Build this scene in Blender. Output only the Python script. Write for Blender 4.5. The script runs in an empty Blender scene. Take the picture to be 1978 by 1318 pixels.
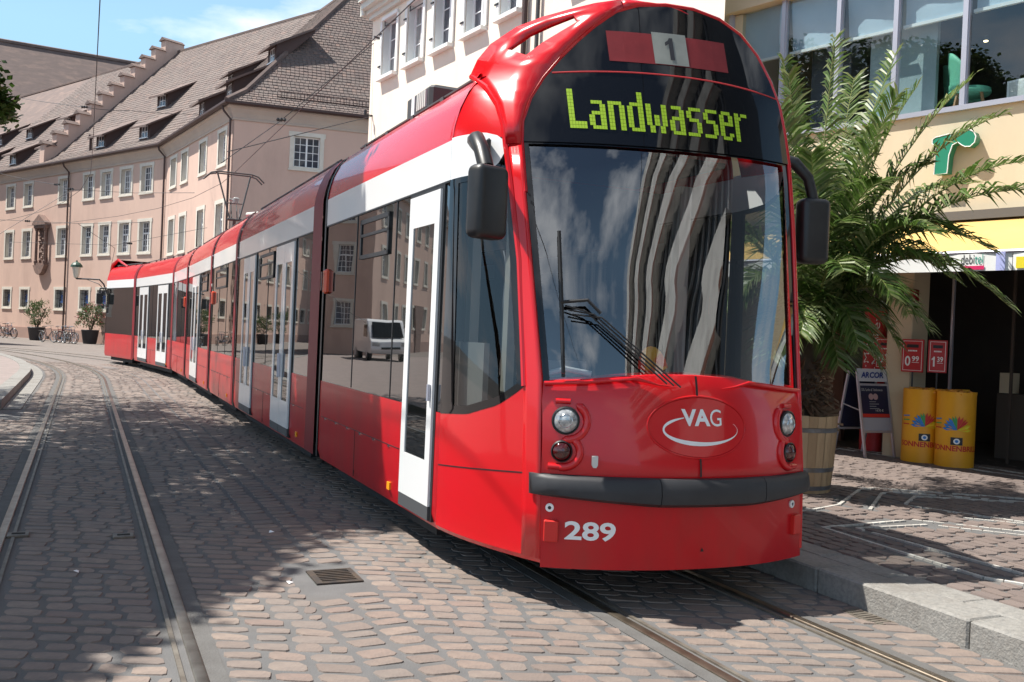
import bpy, bmesh, math, random
from math import sin, cos, pi, radians, atan2, sqrt
from mathutils import Vector, Matrix
RN = random.Random(11)
scene = bpy.context.scene
COL = scene.collection

# ------------------------------------------------------------------ camera
CAM_H = 1.66
pit, rol = radians(-0.353), radians(2.508)
cF = Vector((0, cos(pit), sin(pit)))
cU = Vector((0, -sin(pit), cos(pit)))
cR = Vector((1, 0, 0))
camX = cos(rol) * cR + sin(rol) * cU
camY = -sin(rol) * cR + cos(rol) * cU
camZ = -cF
cam = bpy.data.cameras.new('camera')
cam_o = bpy.data.objects.new('camera', cam)
COL.objects.link(cam_o)
m = Matrix.Identity(4)
for i, a in enumerate((camX, camY, camZ)):
    for j in range(3):
        m[j][i] = a[j]
m.translation = (0, 0, CAM_H)
cam_o.matrix_world = m
cam.sensor_width = 36
cam.sensor_fit = 'HORIZONTAL'
cam.lens = 1800 / 1978 * 36
cam.clip_start = 0.1
cam.clip_end = 1500
scene.camera = cam_o

# ------------------------------------------------------------------ sky, sun, exposure
SUN_EL = 60
world = bpy.data.worlds.new('World')
scene.world = world
world.use_nodes = True
wn, wl = world.node_tree.nodes, world.node_tree.links
wn.clear()
sky = wn.new('ShaderNodeTexSky')
sky.sky_type = 'NISHITA'
sky.sun_disc = False
sky.sun_elevation = radians(SUN_EL)
sky.sun_rotation = radians(277)
sky.air_density = 1.3
sky.dust_density = 0.4
sky.ozone_density = 2.2
tc = wn.new('ShaderNodeTexCoord')
nz = wn.new('ShaderNodeTexNoise')
nz.inputs['Scale'].default_value = 3.1
nz.inputs['Detail'].default_value = 9
nz.inputs['Roughness'].default_value = 0.56
mp = wn.new('ShaderNodeMapping')
mp.inputs['Scale'].default_value = (1, 1, 2.6)
mp.inputs['Location'].default_value = (0.35, 0.1, 0.62)
rp = wn.new('ShaderNodeValToRGB')
rp.color_ramp.elements[0].position = 0.49
rp.color_ramp.elements[1].position = 0.64
mixc = wn.new('ShaderNodeMix')
mixc.data_type = 'RGBA'
mixc.inputs['B'].default_value = (13.5, 14.2, 15.2, 1)
bg = wn.new('ShaderNodeBackground')
bg.inputs['Strength'].default_value = 0.05
wo = wn.new('ShaderNodeOutputWorld')
wl.new(tc.outputs['Generated'], mp.inputs['Vector'])
wl.new(mp.outputs['Vector'], nz.inputs['Vector'])
wl.new(nz.outputs['Fac'], rp.inputs['Fac'])
wl.new(rp.outputs['Color'], mixc.inputs['Factor'])
hz_sep = wn.new('ShaderNodeSeparateXYZ')
wl.new(tc.outputs['Generated'], hz_sep.inputs[0])
hz_r = wn.new('ShaderNodeMapRange')
hz_r.inputs['From Min'].default_value = 0.27
hz_r.inputs['From Max'].default_value = 0.62
hz_r.inputs['To Min'].default_value = 0.85
hz_r.inputs['To Max'].default_value = 0.0
wl.new(hz_sep.outputs['Z'], hz_r.inputs['Value'])
hz_m = wn.new('ShaderNodeMix')
hz_m.data_type = 'RGBA'
hz_m.inputs['B'].default_value = (5.6, 9.6, 13.6, 1)
wl.new(hz_r.outputs['Result'], hz_m.inputs['Factor'])
wl.new(sky.outputs['Color'], hz_m.inputs['A'])
wl.new(hz_m.outputs['Result'], mixc.inputs['A'])
wl.new(mixc.outputs['Result'], bg.inputs['Color'])
wl.new(bg.outputs['Background'], wo.inputs['Surface'])

sun = bpy.data.lights.new('sun', 'SUN')
sun.energy = 5.0
sun.angle = radians(0.53)
sun.color = (1.0, 0.955, 0.88)
sun_o = bpy.data.objects.new('sun', sun)
COL.objects.link(sun_o)
sd = Vector((cos(radians(SUN_EL)) * 0.9925, -cos(radians(SUN_EL)) * 0.122, -sin(radians(SUN_EL))))
sun_o.rotation_euler = sd.to_track_quat('-Z', 'Y').to_euler()
sun_o.location = (-30, 0, 40)

vs = scene.view_settings
vs.view_transform = 'Standard'
vs.look = 'None'
vs.exposure = 0.87
vs.gamma = 1
vs.use_curve_mapping = False
scene.cycles.use_denoising = True
scene.cycles.max_bounces = 8
scene.cycles.transparent_max_bounces = 12

# ------------------------------------------------------------------ materials
MATS = {}


def newmat(name):
    mt = bpy.data.materials.new(name)
    mt.use_nodes = True
    mt.node_tree.nodes.clear()
    MATS[name] = mt
    return mt, mt.node_tree.nodes, mt.node_tree.links


def mat(name, col, rough=0.6, metal=0.0, coat=0.0, col2=None, vs=4.0, vlo=0.35, vhi=0.65, detail=6.0, bump=0.0, bs=60.0,
        spec=0.5, rnd=None, emit=0.0, ior=None, stretch=(1, 1, 1), dirt=None, dvs=0.6, wavy=0.0):
    """rnd: None, 'island' or 'object' -> colours of ramp `col` (a list) picked at random for each piece."""
    mt, n, l = newmat(name)
    out = n.new('ShaderNodeOutputMaterial')
    b = n.new('ShaderNodeBsdfPrincipled')
    l.new(b.outputs[0], out.inputs[0])
    b.inputs['Roughness'].default_value = rough
    b.inputs['Metallic'].default_value = metal
    b.inputs['Coat Weight'].default_value = coat
    b.inputs['Coat Roughness'].default_value = 0.04
    b.inputs['Specular IOR Level'].default_value = spec
    if ior:
        b.inputs['IOR'].default_value = ior
    t = n.new('ShaderNodeTexCoord')
    mpn = n.new('ShaderNodeMapping')
    mpn.inputs['Scale'].default_value = stretch
    l.new(t.outputs['Object'], mpn.inputs['Vector'])
    vec = mpn.outputs['Vector']
    if rnd:
        if rnd == 'island':
            g = n.new('ShaderNodeNewGeometry')
            src = g.outputs['Random Per Island']
        else:
            g = n.new('ShaderNodeObjectInfo')
            src = g.outputs['Random']
        r = n.new('ShaderNodeValToRGB')
        r.color_ramp.interpolation = 'LINEAR'
        els = r.color_ramp.elements
        while len(els) < len(col):
            els.new(0.5)
        for i, c in enumerate(col):
            els[i].position = i / (len(col) - 1)
            els[i].color = (*c, 1)
        l.new(src, r.inputs['Fac'])
        base = r.outputs['Color']
    else:
        rgb = n.new('ShaderNodeRGB')
        rgb.outputs[0].default_value = (*col, 1)
        base = rgb.outputs[0]
    if col2:
        nt = n.new('ShaderNodeTexNoise')
        nt.inputs['Scale'].default_value = vs
        nt.inputs['Detail'].default_value = detail
        nt.inputs['Roughness'].default_value = 0.6
        l.new(vec, nt.inputs['Vector'])
        r2 = n.new('ShaderNodeValToRGB')
        r2.color_ramp.elements[0].position = vlo
        r2.color_ramp.elements[1].position = vhi
        l.new(nt.outputs['Fac'], r2.inputs['Fac'])
        mx = n.new('ShaderNodeMix')
        mx.data_type = 'RGBA'
        mx.inputs['B'].default_value = (*col2, 1)
        l.new(r2.outputs['Color'], mx.inputs['Factor'])
        l.new(base, mx.inputs['A'])
        if rnd:
            mth = n.new('ShaderNodeMath')
            mth.operation = 'MULTIPLY'
            mth.inputs[1].default_value = 0.55
            l.new(r2.outputs['Color'], mth.inputs[0])
            l.new(mth.outputs[0], mx.inputs['Factor'])
        base = mx.outputs['Result']
    if dirt:
        nt = n.new('ShaderNodeTexNoise')
        nt.inputs['Scale'].default_value = dvs
        nt.inputs['Detail'].default_value = 8
        nt.inputs['Roughness'].default_value = 0.68
        l.new(vec, nt.inputs['Vector'])
        r3 = n.new('ShaderNodeValToRGB')
        r3.color_ramp.elements[0].position = 0.48
        r3.color_ramp.elements[1].position = 0.72
        l.new(nt.outputs['Fac'], r3.inputs['Fac'])
        mx2 = n.new('ShaderNodeMix')
        mx2.data_type = 'RGBA'
        mx2.inputs['B'].default_value = (*dirt, 1)
        l.new(r3.outputs['Color'], mx2.inputs['Factor'])
        l.new(base, mx2.inputs['A'])
        base = mx2.outputs['Result']
    l.new(base, b.inputs['Base Color'])
    if emit:
        l.new(base, b.inputs['Emission Color'])
        b.inputs['Emission Strength'].default_value = emit
    if bump or wavy:
        nb = n.new('ShaderNodeTexNoise')
        nb.inputs['Scale'].default_value = bs if bump else 1.6
        nb.inputs['Detail'].default_value = 4 if bump else 1
        l.new(vec, nb.inputs['Vector'])
        bp = n.new('ShaderNodeBump')
        bp.inputs['Strength'].default_value = bump or wavy
        bp.inputs['Distance'].default_value = 0.01 if bump else 0.05
        l.new(nb.outputs['Fac'], bp.inputs['Height'])
        l.new(bp.outputs['Normal'], b.inputs['Normal'])
        if coat:
            l.new(bp.outputs['Normal'], b.inputs['Coat Normal'])
    return mt


def thin_glass(name, tint, ior=1.6, rough=0.0, extra=0.0, wavy=0.0):
    mt, n, l = newmat(name)
    out = n.new('ShaderNodeOutputMaterial')
    tr = n.new('ShaderNodeBsdfTransparent')
    tr.inputs[0].default_value = (*tint, 1)
    gl = n.new('ShaderNodeBsdfGlossy')
    gl.inputs['Roughness'].default_value = rough
    ge = n.new('ShaderNodeNewGeometry')
    dt = n.new('ShaderNodeVectorMath')
    dt.operation = 'DOT_PRODUCT'
    l.new(ge.outputs['Incoming'], dt.inputs[0])
    l.new(ge.outputs['Normal'], dt.inputs[1])
    def mth(op, a_, b_):
        q = n.new('ShaderNodeMath')
        q.operation = op
        q.use_clamp = op == 'ADD'
        for i_, x_ in enumerate((a_, b_)):
            if x_ is None:
                continue
            if isinstance(x_, (int, float)):
                q.inputs[i_].default_value = x_
            else:
                l.new(x_, q.inputs[i_])
        return q.outputs[0]
    f0 = ((ior - 1) / (ior + 1)) ** 2 * 2 + extra      # two faces of the pane
    c_ = mth('ABSOLUTE', dt.outputs['Value'], None)
    p5 = mth('POWER', mth('SUBTRACT', 1.0, c_), 5.0)
    fac = mth('ADD', mth('MULTIPLY', p5, 1 - f0), f0)
    mx = n.new('ShaderNodeMixShader')
    l.new(fac, mx.inputs[0])
    l.new(tr.outputs[0], mx.inputs[1])
    l.new(gl.outputs[0], mx.inputs[2])
    l.new(mx.outputs[0], out.inputs[0])
    if wavy:
        t = n.new('ShaderNodeTexCoord')
        nb = n.new('ShaderNodeTexNoise')
        nb.inputs['Scale'].default_value = 1.3
        nb.inputs['Detail'].default_value = 1
        l.new(t.outputs['Object'], nb.inputs['Vector'])
        bp = n.new('ShaderNodeBump')
        bp.inputs['Strength'].default_value = wavy
        bp.inputs['Distance'].default_value = 0.05
        l.new(nb.outputs['Fac'], bp.inputs['Height'])
        l.new(bp.outputs['Normal'], gl.inputs['Normal'])
    return mt


def leafmat(name, cols, trans=0.35, rnd='island'):
    mt = mat(name, cols, rough=0.42, rnd=rnd, spec=0.45)
    n, l = mt.node_tree.nodes, mt.node_tree.links
    b = [x for x in n if x.type == 'BSDF_PRINCIPLED'][0]
    out = [x for x in n if x.type == 'OUTPUT_MATERIAL'][0]
    src = b.inputs['Base Color'].links[0].from_socket
    tr = n.new('ShaderNodeBsdfTranslucent')
    l.new(src, tr.inputs[0])
    mx = n.new('ShaderNodeMixShader')
    mx.inputs[0].default_value = trans
    l.new(b.outputs[0], mx.inputs[1])
    l.new(tr.outputs[0], mx.inputs[2])
    l.new(mx.outputs[0], out.inputs[0])
    return mt


RED = mat('red_paint', (0.60, 0.006, 0.012), 0.26, coat=0.5, spec=0.35, col2=(0.57, 0.008, 0.011), vs=2.0, wavy=0.02)
REDSKIRT = mat('red_paint_road_film', (0.55, 0.006, 0.012), 0.3, coat=0.2, spec=0.25, col2=(0.47, 0.008, 0.014), vs=3.0, wavy=0.02, dirt=(0.42, 0.022, 0.02), dvs=2.2, stretch=(1, 1, .35))
RED2 = mat('red_trim', (0.60, 0.02, 0.015), 0.35)
DRED = mat('dark_red_paint', (0.20, 0.005, 0.010), 0.45, spec=0.25)
WHITE = mat('white_paint', (0.80, 0.80, 0.79), 0.3, coat=0.6, wavy=0.02)
BAND = mat('tinted_window_band', (0.008, 0.009, 0.009), 0.012, spec=0.5, ior=2.3, wavy=0.02)
SCREEN = mat('black_display_glass', (0.006, 0.006, 0.007), 0.03, spec=0.5, ior=1.5)
BLACK = mat('black_plastic', (0.010, 0.010, 0.011), 0.42, col2=(0.016, 0.016, 0.017), vs=8)
RUBBER = mat('bumper_rubber', (0.020, 0.020, 0.023), 0.55, col2=(0.032, 0.032, 0.035), vs=3, bump=0.1, bs=300)
DARK = mat('dark_interior', (0.012, 0.012, 0.013), 0.8)
DGREY = mat('dark_grey', (0.06, 0.062, 0.065), 0.6)
GREY = mat('grey_panel', (0.33, 0.34, 0.34), 0.55)
LGREY = mat('light_grey_panel', (0.58, 0.58, 0.55), 0.5)
CHROME = mat('chrome', (0.75, 0.75, 0.75), 0.12, metal=1)
STEEL = mat('rail_steel', (0.34, 0.29, 0.23), 0.34, metal=0.9, col2=(0.20, 0.16, 0.12), vs=7, stretch=(1, 1, 1))
RAILSIDE = mat('rail_lip', (0.20, 0.18, 0.15), 0.55, metal=0.4, col2=(0.12, 0.10, 0.08), vs=9)
GROOVE = mat('rail_groove', (0.02, 0.018, 0.016), 0.9)
LAMPGLASS = mat('lamp_glass', (0.62, 0.63, 0.62), 0.06, spec=0.9, col2=(0.25, 0.26, 0.27), vs=26, metal=0.35)
TAILGLASS = mat('tail_lamp_glass', (0.10, 0.004, 0.004), 0.05, spec=0.9, col2=(0.02, 0.004, 0.004), vs=22)
ORANGE = mat('orange_lamp', (0.75, 0.07, 0.01), 0.2, spec=0.7)
AMBER = mat('amber_reflector', (0.85, 0.33, 0.01), 0.25)
LED = mat('led_yellow_green', (0.28, 0.44, 0.012), 0.6, emit=0.10)
LINERED = mat('line_box_red', (0.17, 0.016, 0.02), 0.5, col2=(0.22, 0.022, 0.026), vs=5, spec=0.3)
LINEWHITE = mat('line_panel_white', (0.27, 0.28, 0.25), 0.5, col2=(0.21, 0.22, 0.20), vs=6)
SIGNRED = mat('sign_red', (0.50, 0.03, 0.035), 0.5)
SIGNWHITE = mat('sign_white', (0.70, 0.72, 0.66), 0.5)
LETTERWHITE = mat('letter_white', (0.82, 0.82, 0.82), 0.45)
LETTERBLACK = mat('letter_black', (0.02, 0.02, 0.025), 0.5)
WINDSHIELD = thin_glass('windscreen_glass', (0.60, 0.64, 0.65), 1.6, extra=0.13, wavy=0.018)
CABGLASS = thin_glass('cab_side_glass', (0.50, 0.52, 0.51), 1.5, extra=0.0, wavy=0.02)
SHOPGLASS = thin_glass('shop_glass', (0.74, 0.82, 0.83), 1.5, extra=0.03)

PINK = mat('pink_render', (0.562, 0.393, 0.324), 0.85, col2=(0.619, 0.436, 0.352), vs=0.5, vlo=0.3, vhi=0.7, bump=0.12, bs=40, dirt=(0.469, 0.324, 0.267), dvs=0.35, stretch=(1, 1, .4))
PLINTH = mat('plinth_render', (0.378, 0.243, 0.198), 0.85, col2=(0.324, 0.216, 0.180), vs=1.2, bump=0.15, bs=30)
CORNICE = mat('cornice_render', (0.482, 0.396, 0.327), 0.8, col2=(0.430, 0.353, 0.301), vs=1.0)
TRIM = mat('window_surround_stone', (0.662, 0.626, 0.552), 0.75, col2=(0.580, 0.534, 0.460), vs=3)
FRAMEWHITE = mat('window_frame_white', (0.78, 0.79, 0.80), 0.45)
PANE = mat('window_pane', [(0.03, 0.035, 0.05), (0.07, 0.075, 0.10), (0.05, 0.05, 0.065), (0.22, 0.22, 0.23), (0.10, 0.10, 0.125), (0.32, 0.31, 0.30)], 0.05, spec=0.8, rnd='object', col2=(0.10, 0.105, 0.13), vs=1.7)
GRILLE = mat('iron_grille', (0.03, 0.03, 0.035), 0.5, metal=0.3)
POSTER = mat('blue_poster', (0.05, 0.15, 0.52), 0.4, col2=(0.15, 0.28, 0.62), vs=6)
TILEBASE = mat('roof_under', (0.15, 0.10, 0.08), 0.9)
TILE = mat('roof_tile', [(0.090, 0.065, 0.059), (0.126, 0.088, 0.079), (0.149, 0.101, 0.088), (0.113, 0.086, 0.077), (0.194, 0.122, 0.099)], 0.8, rnd='island',
           col2=(0.162, 0.131, 0.115), vs=0.8, bump=0.1, bs=30)
TILEFAR = mat('roof_far', (0.14, 0.098, 0.088), 0.85, col2=(0.12, 0.085, 0.075), vs=1.2, bump=0.3, bs=4, dirt=(0.21, 0.14, 0.115), dvs=0.8, stretch=(1, 1, 3))
GUTTER = mat('gutter_brown', (0.07, 0.04, 0.035), 0.5, metal=0.2)
TIMBER = mat('dormer_timber', (0.08, 0.05, 0.045), 0.85)
SANDSTONE = mat('relief_sandstone', (0.24, 0.15, 0.12), 0.8, col2=(0.15, 0.10, 0.085), vs=5, bump=0.4, bs=9)
CREAM = mat('cream_render', (0.82, 0.75, 0.64), 0.85, col2=(0.80, 0.72, 0.60), vs=0.9, bump=0.1, bs=35, dirt=(0.74, 0.62, 0.52), dvs=0.4, stretch=(1, 1, .35))
CREAM2 = mat('cream_wall', (0.640, 0.540, 0.374), 0.8, col2=(0.616, 0.509, 0.353), vs=0.8, bump=0.08, bs=40, dirt=(0.560, 0.448, 0.302), dvs=0.5, stretch=(1, 1, .35))
SHUTTER = mat('shutter_white', (0.80, 0.80, 0.78), 0.5)
REVEAL = mat('reveal_pale', (0.66, 0.68, 0.68), 0.7)
ALU = mat('aluminium', (0.50, 0.50, 0.56), 0.4, metal=0.6)
BLIND = mat('roller_blind', (0.50, 0.60, 0.68), 0.8, col2=(0.42, 0.52, 0.60), vs=1.1, bump=0.2, bs=8)
AWNING = mat('awning_canvas', (0.608, 0.396, 0.128), 0.8, col2=(0.576, 0.363, 0.112), vs=2)
GREENLETTER = mat('green_letter', (0.02, 0.22, 0.13), 0.35)
GREENSEAT = mat('green_chair', (0.16, 0.50, 0.33), 0.6)
WOOD = mat('chair_wood', (0.38, 0.20, 0.09), 0.5)
BARRELWOOD = mat('barrel_wood', [(0.40, 0.27, 0.15), (0.48, 0.33, 0.19), (0.36, 0.24, 0.13), (0.52, 0.37, 0.22)], 0.7, rnd='object',
                 col2=(0.26, 0.16, 0.09), vs=9, vlo=0.5, vhi=0.75, stretch=(1, 1, 0.25), bump=0.1, bs=60)
HOOP = mat('barrel_hoop', (0.22, 0.24, 0.27), 0.45, metal=0.6, col2=(0.15, 0.14, 0.13), vs=6)
YELLOW = mat('yellow_drum', (0.80, 0.38, 0.015), 0.45, col2=(0.75, 0.34, 0.015), vs=3)
DRUMFILL = mat('drum_fill', [(0.75, 0.25, 0.02), (0.85, 0.45, 0.05), (0.5, 0.15, 0.02)], 0.5, rnd='island')
REDPRINT = mat('red_print', (0.55, 0.03, 0.02), 0.5)
BLUEPRINT = mat('blue_print', (0.03, 0.22, 0.62), 0.5)
GREENPRINT = mat('green_print', (0.05, 0.35, 0.10), 0.5)
YELLOWPRINT = mat('yellow_print', (0.75, 0.62, 0.03), 0.5)
BOARDBLUE = mat('board_navy', (0.012, 0.016, 0.05), 0.4)
NAVYLETTER = mat('navy_letter', (0.02, 0.045, 0.22), 0.5)
MAGENTA = mat('magenta_print', (0.62, 0.02, 0.12), 0.5)
TEAL = mat('teal_print', (0.03, 0.30, 0.22), 0.5)
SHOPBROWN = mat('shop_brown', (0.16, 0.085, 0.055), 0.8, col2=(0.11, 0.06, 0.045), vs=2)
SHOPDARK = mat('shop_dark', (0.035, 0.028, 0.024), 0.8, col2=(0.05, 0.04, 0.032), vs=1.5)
SHOPCOUNTER = mat('shop_counter', (0.075, 0.055, 0.042), 0.6)
WARMLAMP = mat('warm_lamp', (1.0, 0.78, 0.45), 0.5, emit=6.0)
FROND = leafmat('palm_frond', [(0.050, 0.095, 0.018), (0.080, 0.145, 0.026), (0.11, 0.18, 0.038), (0.20, 0.24, 0.10), (0.14, 0.17, 0.05)], 0.34)
RACHIS = mat('palm_rachis', (0.20, 0.22, 0.06), 0.5)
THATCH = mat('palm_thatch', [(0.14, 0.085, 0.05), (0.22, 0.14, 0.085), (0.09, 0.055, 0.035)], 0.9, rnd='island')
LEAF = leafmat('tree_leaf', [(0.035, 0.075, 0.015), (0.05, 0.10, 0.02), (0.075, 0.13, 0.03)], 0.3)
SHRUB = leafmat('shrub_leaf', [(0.04, 0.085, 0.02), (0.07, 0.12, 0.035), (0.10, 0.15, 0.05)], 0.25)
PINKFLOWER = mat('pink_flower', (0.62, 0.18, 0.20), 0.6)
BARK = mat('bark', (0.12, 0.09, 0.065), 0.9, col2=(0.07, 0.05, 0.04), vs=6, bump=0.4, bs=12)
POT = mat('dark_pot', (0.03, 0.028, 0.032), 0.6)
CONCRETE = mat('concrete', (0.66, 0.65, 0.62), 0.8, col2=(0.42, 0.41, 0.39), vs=1)
BROWNEDGE = mat('brown_edge', (0.16, 0.07, 0.045), 0.6)
VANWHITE = mat('van_white', (0.78, 0.79, 0.80), 0.3, coat=0.6)

COB_COLS = [(0.163, 0.130, 0.112), (0.193, 0.152, 0.128), (0.223, 0.171, 0.141), (0.178, 0.150, 0.132), (0.243, 0.191, 0.157), (0.189, 0.137, 0.116)]
COBI = mat('cobble_mass', COB_COLS, 0.75, rnd='island', col2=(0.136, 0.111, 0.100), vs=14, bump=0.35, bs=60)
COBO = mat('cobble_single', COB_COLS, 0.75, rnd='object', col2=(0.136, 0.111, 0.100), vs=14, bump=0.35, bs=60)
MORTAR = mat('joint_mortar', (0.125, 0.123, 0.123), 0.9, col2=(0.098, 0.097, 0.097), vs=3.0, bump=0.5, bs=120, dirt=(0.118, 0.108, 0.098), dvs=0.5)
CONCSTRIP = mat('rail_bed', (0.114, 0.111, 0.107), 0.9, col2=(0.088, 0.084, 0.080), vs=5, bump=0.5, bs=90)
PAV_COLS = [(0.130, 0.102, 0.092), (0.162, 0.125, 0.109), (0.144, 0.116, 0.106), (0.184, 0.141, 0.121)]
PAVI = mat('paver_mass', PAV_COLS, 0.8, rnd='island', col2=(0.160, 0.126, 0.113), vs=5, bump=0.2, bs=80)
PAVO = mat('paver_single', PAV_COLS, 0.8, rnd='object', col2=(0.160, 0.126, 0.113), vs=5, bump=0.2, bs=80)
GRANITE = mat('kerb_granite', (0.249, 0.239, 0.220), 0.8, col2=(0.171, 0.167, 0.157), vs=34, vlo=0.4, vhi=0.7, bump=0.6, bs=70, dirt=(0.148, 0.134, 0.118), dvs=2.2)
TILEWHITE = mat('white_paving_tile', [(0.46, 0.44, 0.40), (0.38, 0.36, 0.33), (0.52, 0.50, 0.46)], 0.7, rnd='island')
IRON = mat('cast_iron', (0.05, 0.045, 0.042), 0.6, metal=0.5, col2=(0.10, 0.075, 0.055), vs=9)
CABLE = mat('cable', (0.03, 0.03, 0.035), 0.6)


# ------------------------------------------------------------------ mesh helpers
class MB:
    def __init__(self):
        self.v, self.f, self.mi = [], [], []

    def add(self, vs_, fs_, mi=0, M=None):
        k = len(self.v)
        if M is not None:
            vs_ = [M @ Vector(p) for p in vs_]
        self.v += [tuple(p) for p in vs_]
        self.f += [tuple(i + k for i in f) for f in fs_]
        self.mi += [mi] * len(fs_)
        return self

    def quad(self, a, b, c, d, mi=0):
        return self.add([a, b, c, d], [(0, 1, 2, 3)], mi)

    def box(self, x0, x1, y0, y1, z0, z1, mi=0, M=None):
        p = [(x, y, z) for z in (z0, z1) for y in (y0, y1) for x in (x0, x1)]
        return self.add(p, [(0, 2, 3, 1), (4, 5, 7, 6), (0, 1, 5, 4), (2, 6, 7, 3), (0, 4, 6, 2), (1, 3, 7, 5)], mi, M)

    def bbox(self, x0, x1, y0, y1, z0, z1, b=0.01, mi=0, M=None):
        """box with chamfered vertical and top edges"""
        def ring(i, z):
            return [(x0 + i, y0 + i + b, z), (x0 + i + b, y0 + i, z), (x1 - i - b, y0 + i, z), (x1 - i, y0 + i + b, z),
                    (x1 - i, y1 - i - b, z), (x1 - i - b, y1 - i, z), (x0 + i + b, y1 - i, z), (x0 + i, y1 - i - b, z)]
        rs = [ring(b, z0), ring(0, z0 + b), ring(0, z1 - b), ring(b, z1)]
        vs_ = sum(rs, [])
        fs_ = [tuple(range(7, -1, -1)), tuple(range(24, 32))]
        for r in range(3):
            for i in range(8):
                j = (i + 1) % 8
                fs_.append((r * 8 + i, r * 8 + j, r * 8 + 8 + j, r * 8 + 8 + i))
        return self.add(vs_, fs_, mi, M)

    def tube(self, pts, r, n=6, closed=False, mi=0, M=None, caps=True):
        pts = [Vector(p) for p in pts]
        if M is not None:
            pts = [M @ p for p in pts]
        N = len(pts)
        rr = r if isinstance(r, (list, tuple)) else [r] * N
        k = len(self.v)
        prev = None
        for i, p in enumerate(pts):
            if closed:
                t = pts[(i + 1) % N] - pts[i - 1]
            else:
                t = pts[min(i + 1, N - 1)] - pts[max(i - 1, 0)]
            t.normalize()
            a = prev
            if a is None:
                a = Vector((0, 0, 1)) if abs(t.z) < 0.9 else Vector((1, 0, 0))
            u = a - t * a.dot(t)
            if u.length < 1e-4:
                a = Vector((0.3, 1, 0.2))
                u = a - t * a.dot(t)
            u.normalize()
            prev = u
            w = t.cross(u)
            for j in range(n):
                an = 2 * pi * j / n
                self.v.append(tuple(p + (u * cos(an) + w * sin(an)) * rr[i]))
        fs_ = []
        for i in range(N if closed else N - 1):
            for j in range(n):
                j2 = (j + 1) % n
                i2 = (i + 1) % N
                fs_.append((k + i * n + j, k + i * n + j2, k + i2 * n + j2, k + i2 * n + j))
        if caps and not closed:
            fs_.append(tuple(k + j for j in range(n - 1, -1, -1)))
            fs_.append(tuple(k + (N - 1) * n + j for j in range(n)))
        self.f += fs_
        self.mi += [mi] * len(fs_)
        return self

    def lathe(self, prof, n=20, mi=0, M=None, cap=True):
        vs_, fs_ = [], []
        for (r, z) in prof:
            for j in range(n):
                a = 2 * pi * j / n
                vs_.append((r * cos(a), r * sin(a), z))
        for i in range(len(prof) - 1):
            for j in range(n):
                j2 = (j + 1) % n
                fs_.append((i * n + j, i * n + j2, (i + 1) * n + j2, (i + 1) * n + j))
        if cap:
            fs_.append(tuple(range(n - 1, -1, -1)))
            fs_.append(tuple((len(prof) - 1) * n + j for j in range(n)))
        return self.add(vs_, fs_, mi, M)

    def grid(self, fn, us, vs_, mi=0, skip=None):
        k = len(self.v)
        for u in us:
            for v in vs_:
                self.v.append(tuple(fn(u, v)))
        nv = len(vs_)
        for i in range(len(us) - 1):
            for j in range(nv - 1):
                if skip and skip(i, j):
                    continue
                self.f.append((k + i * nv + j, k + (i + 1) * nv + j, k + (i + 1) * nv + j + 1, k + i * nv + j + 1))
                self.mi.append(mi)
        return self

    def prism(self, poly, y0, y1, mi=0, M=None):
        """poly in (x, z), extruded along y"""
        n = len(poly)
        vs_ = [(x, y0, z) for x, z in poly] + [(x, y1, z) for x, z in poly]
        fs_ = [tuple(range(n)), tuple(range(2 * n - 1, n - 1, -1))]
        for i in range(n):
            j = (i + 1) % n
            fs_.append((i, i + n, j + n, j))
        return self.add(vs_, fs_, mi, M)

    def mesh(self, name, mats, smooth=False):
        me = bpy.data.meshes.new(name)
        me.from_pydata(self.v, [], self.f)
        if not isinstance(mats, (list, tuple)):
            mats = [mats]
        for mm in mats:
            me.materials.append(mm)
        if len(mats) > 1:
            me.polygons.foreach_set('material_index', self.mi)
        if smooth:
            me.polygons.foreach_set('use_smooth', [True] * len(me.polygons))
        me.update()
        return me

    def build(self, name, mats, parent=None, smooth=False, M=None, fix=False, sharp=None):
        me = self.mesh(name, mats, smooth)
        if fix:
            bm = bmesh.new()
            bm.from_mesh(me)
            bmesh.ops.recalc_face_normals(bm, faces=bm.faces)
            bm.to_mesh(me)
            bm.free()
        if sharp is not None:
            me.polygons.foreach_set('use_smooth', [True] * len(me.polygons))
            me.set_sharp_from_angle(angle=radians(sharp))
        return link(name, me, parent, M)


def link(name, me, parent=None, M=None):
    o = bpy.data.objects.new(name, me)
    COL.objects.link(o)
    if parent is not None:
        o.parent = parent
    if M is not None:
        o.matrix_local = M
    return o


def tag(o, label=None, cat=None, group=None, kind=None):
    if label:
        o['label'] = label
    if cat:
        o['category'] = cat
    if group:
        o['group'] = group
    if kind:
        o['kind'] = kind
    return o


def thing(name, label, cat, M=None, group=None):
    o = link(name, None, None, M)
    o.empty_display_size = 0.2
    return tag(o, label, cat, group)


def loc(x, y, z=0, rz=0):
    return Matrix.Translation((x, y, z)) @ Matrix.Rotation(rz, 4, 'Z')


def rbox(x0, x1, y0, y1, z0, z1, w, name, mt, parent=None, M=None):
    o = MB().box(x0, x1, y0, y1, z0, z1).build(name, mt, parent, M=M, fix=True)
    o.data.polygons.foreach_set('use_smooth', [True] * len(o.data.polygons))
    md = o.modifiers.new('bevel', 'BEVEL')
    md.width = w
    md.segments = 4
    return o


def solid(o, t, off=-1):
    md = o.modifiers.new('solid', 'SOLIDIFY')
    md.thickness = t
    md.offset = off
    return o


def lin(a, b, n):
    return [a + (b - a) * i / (n - 1) for i in range(n)]


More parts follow.
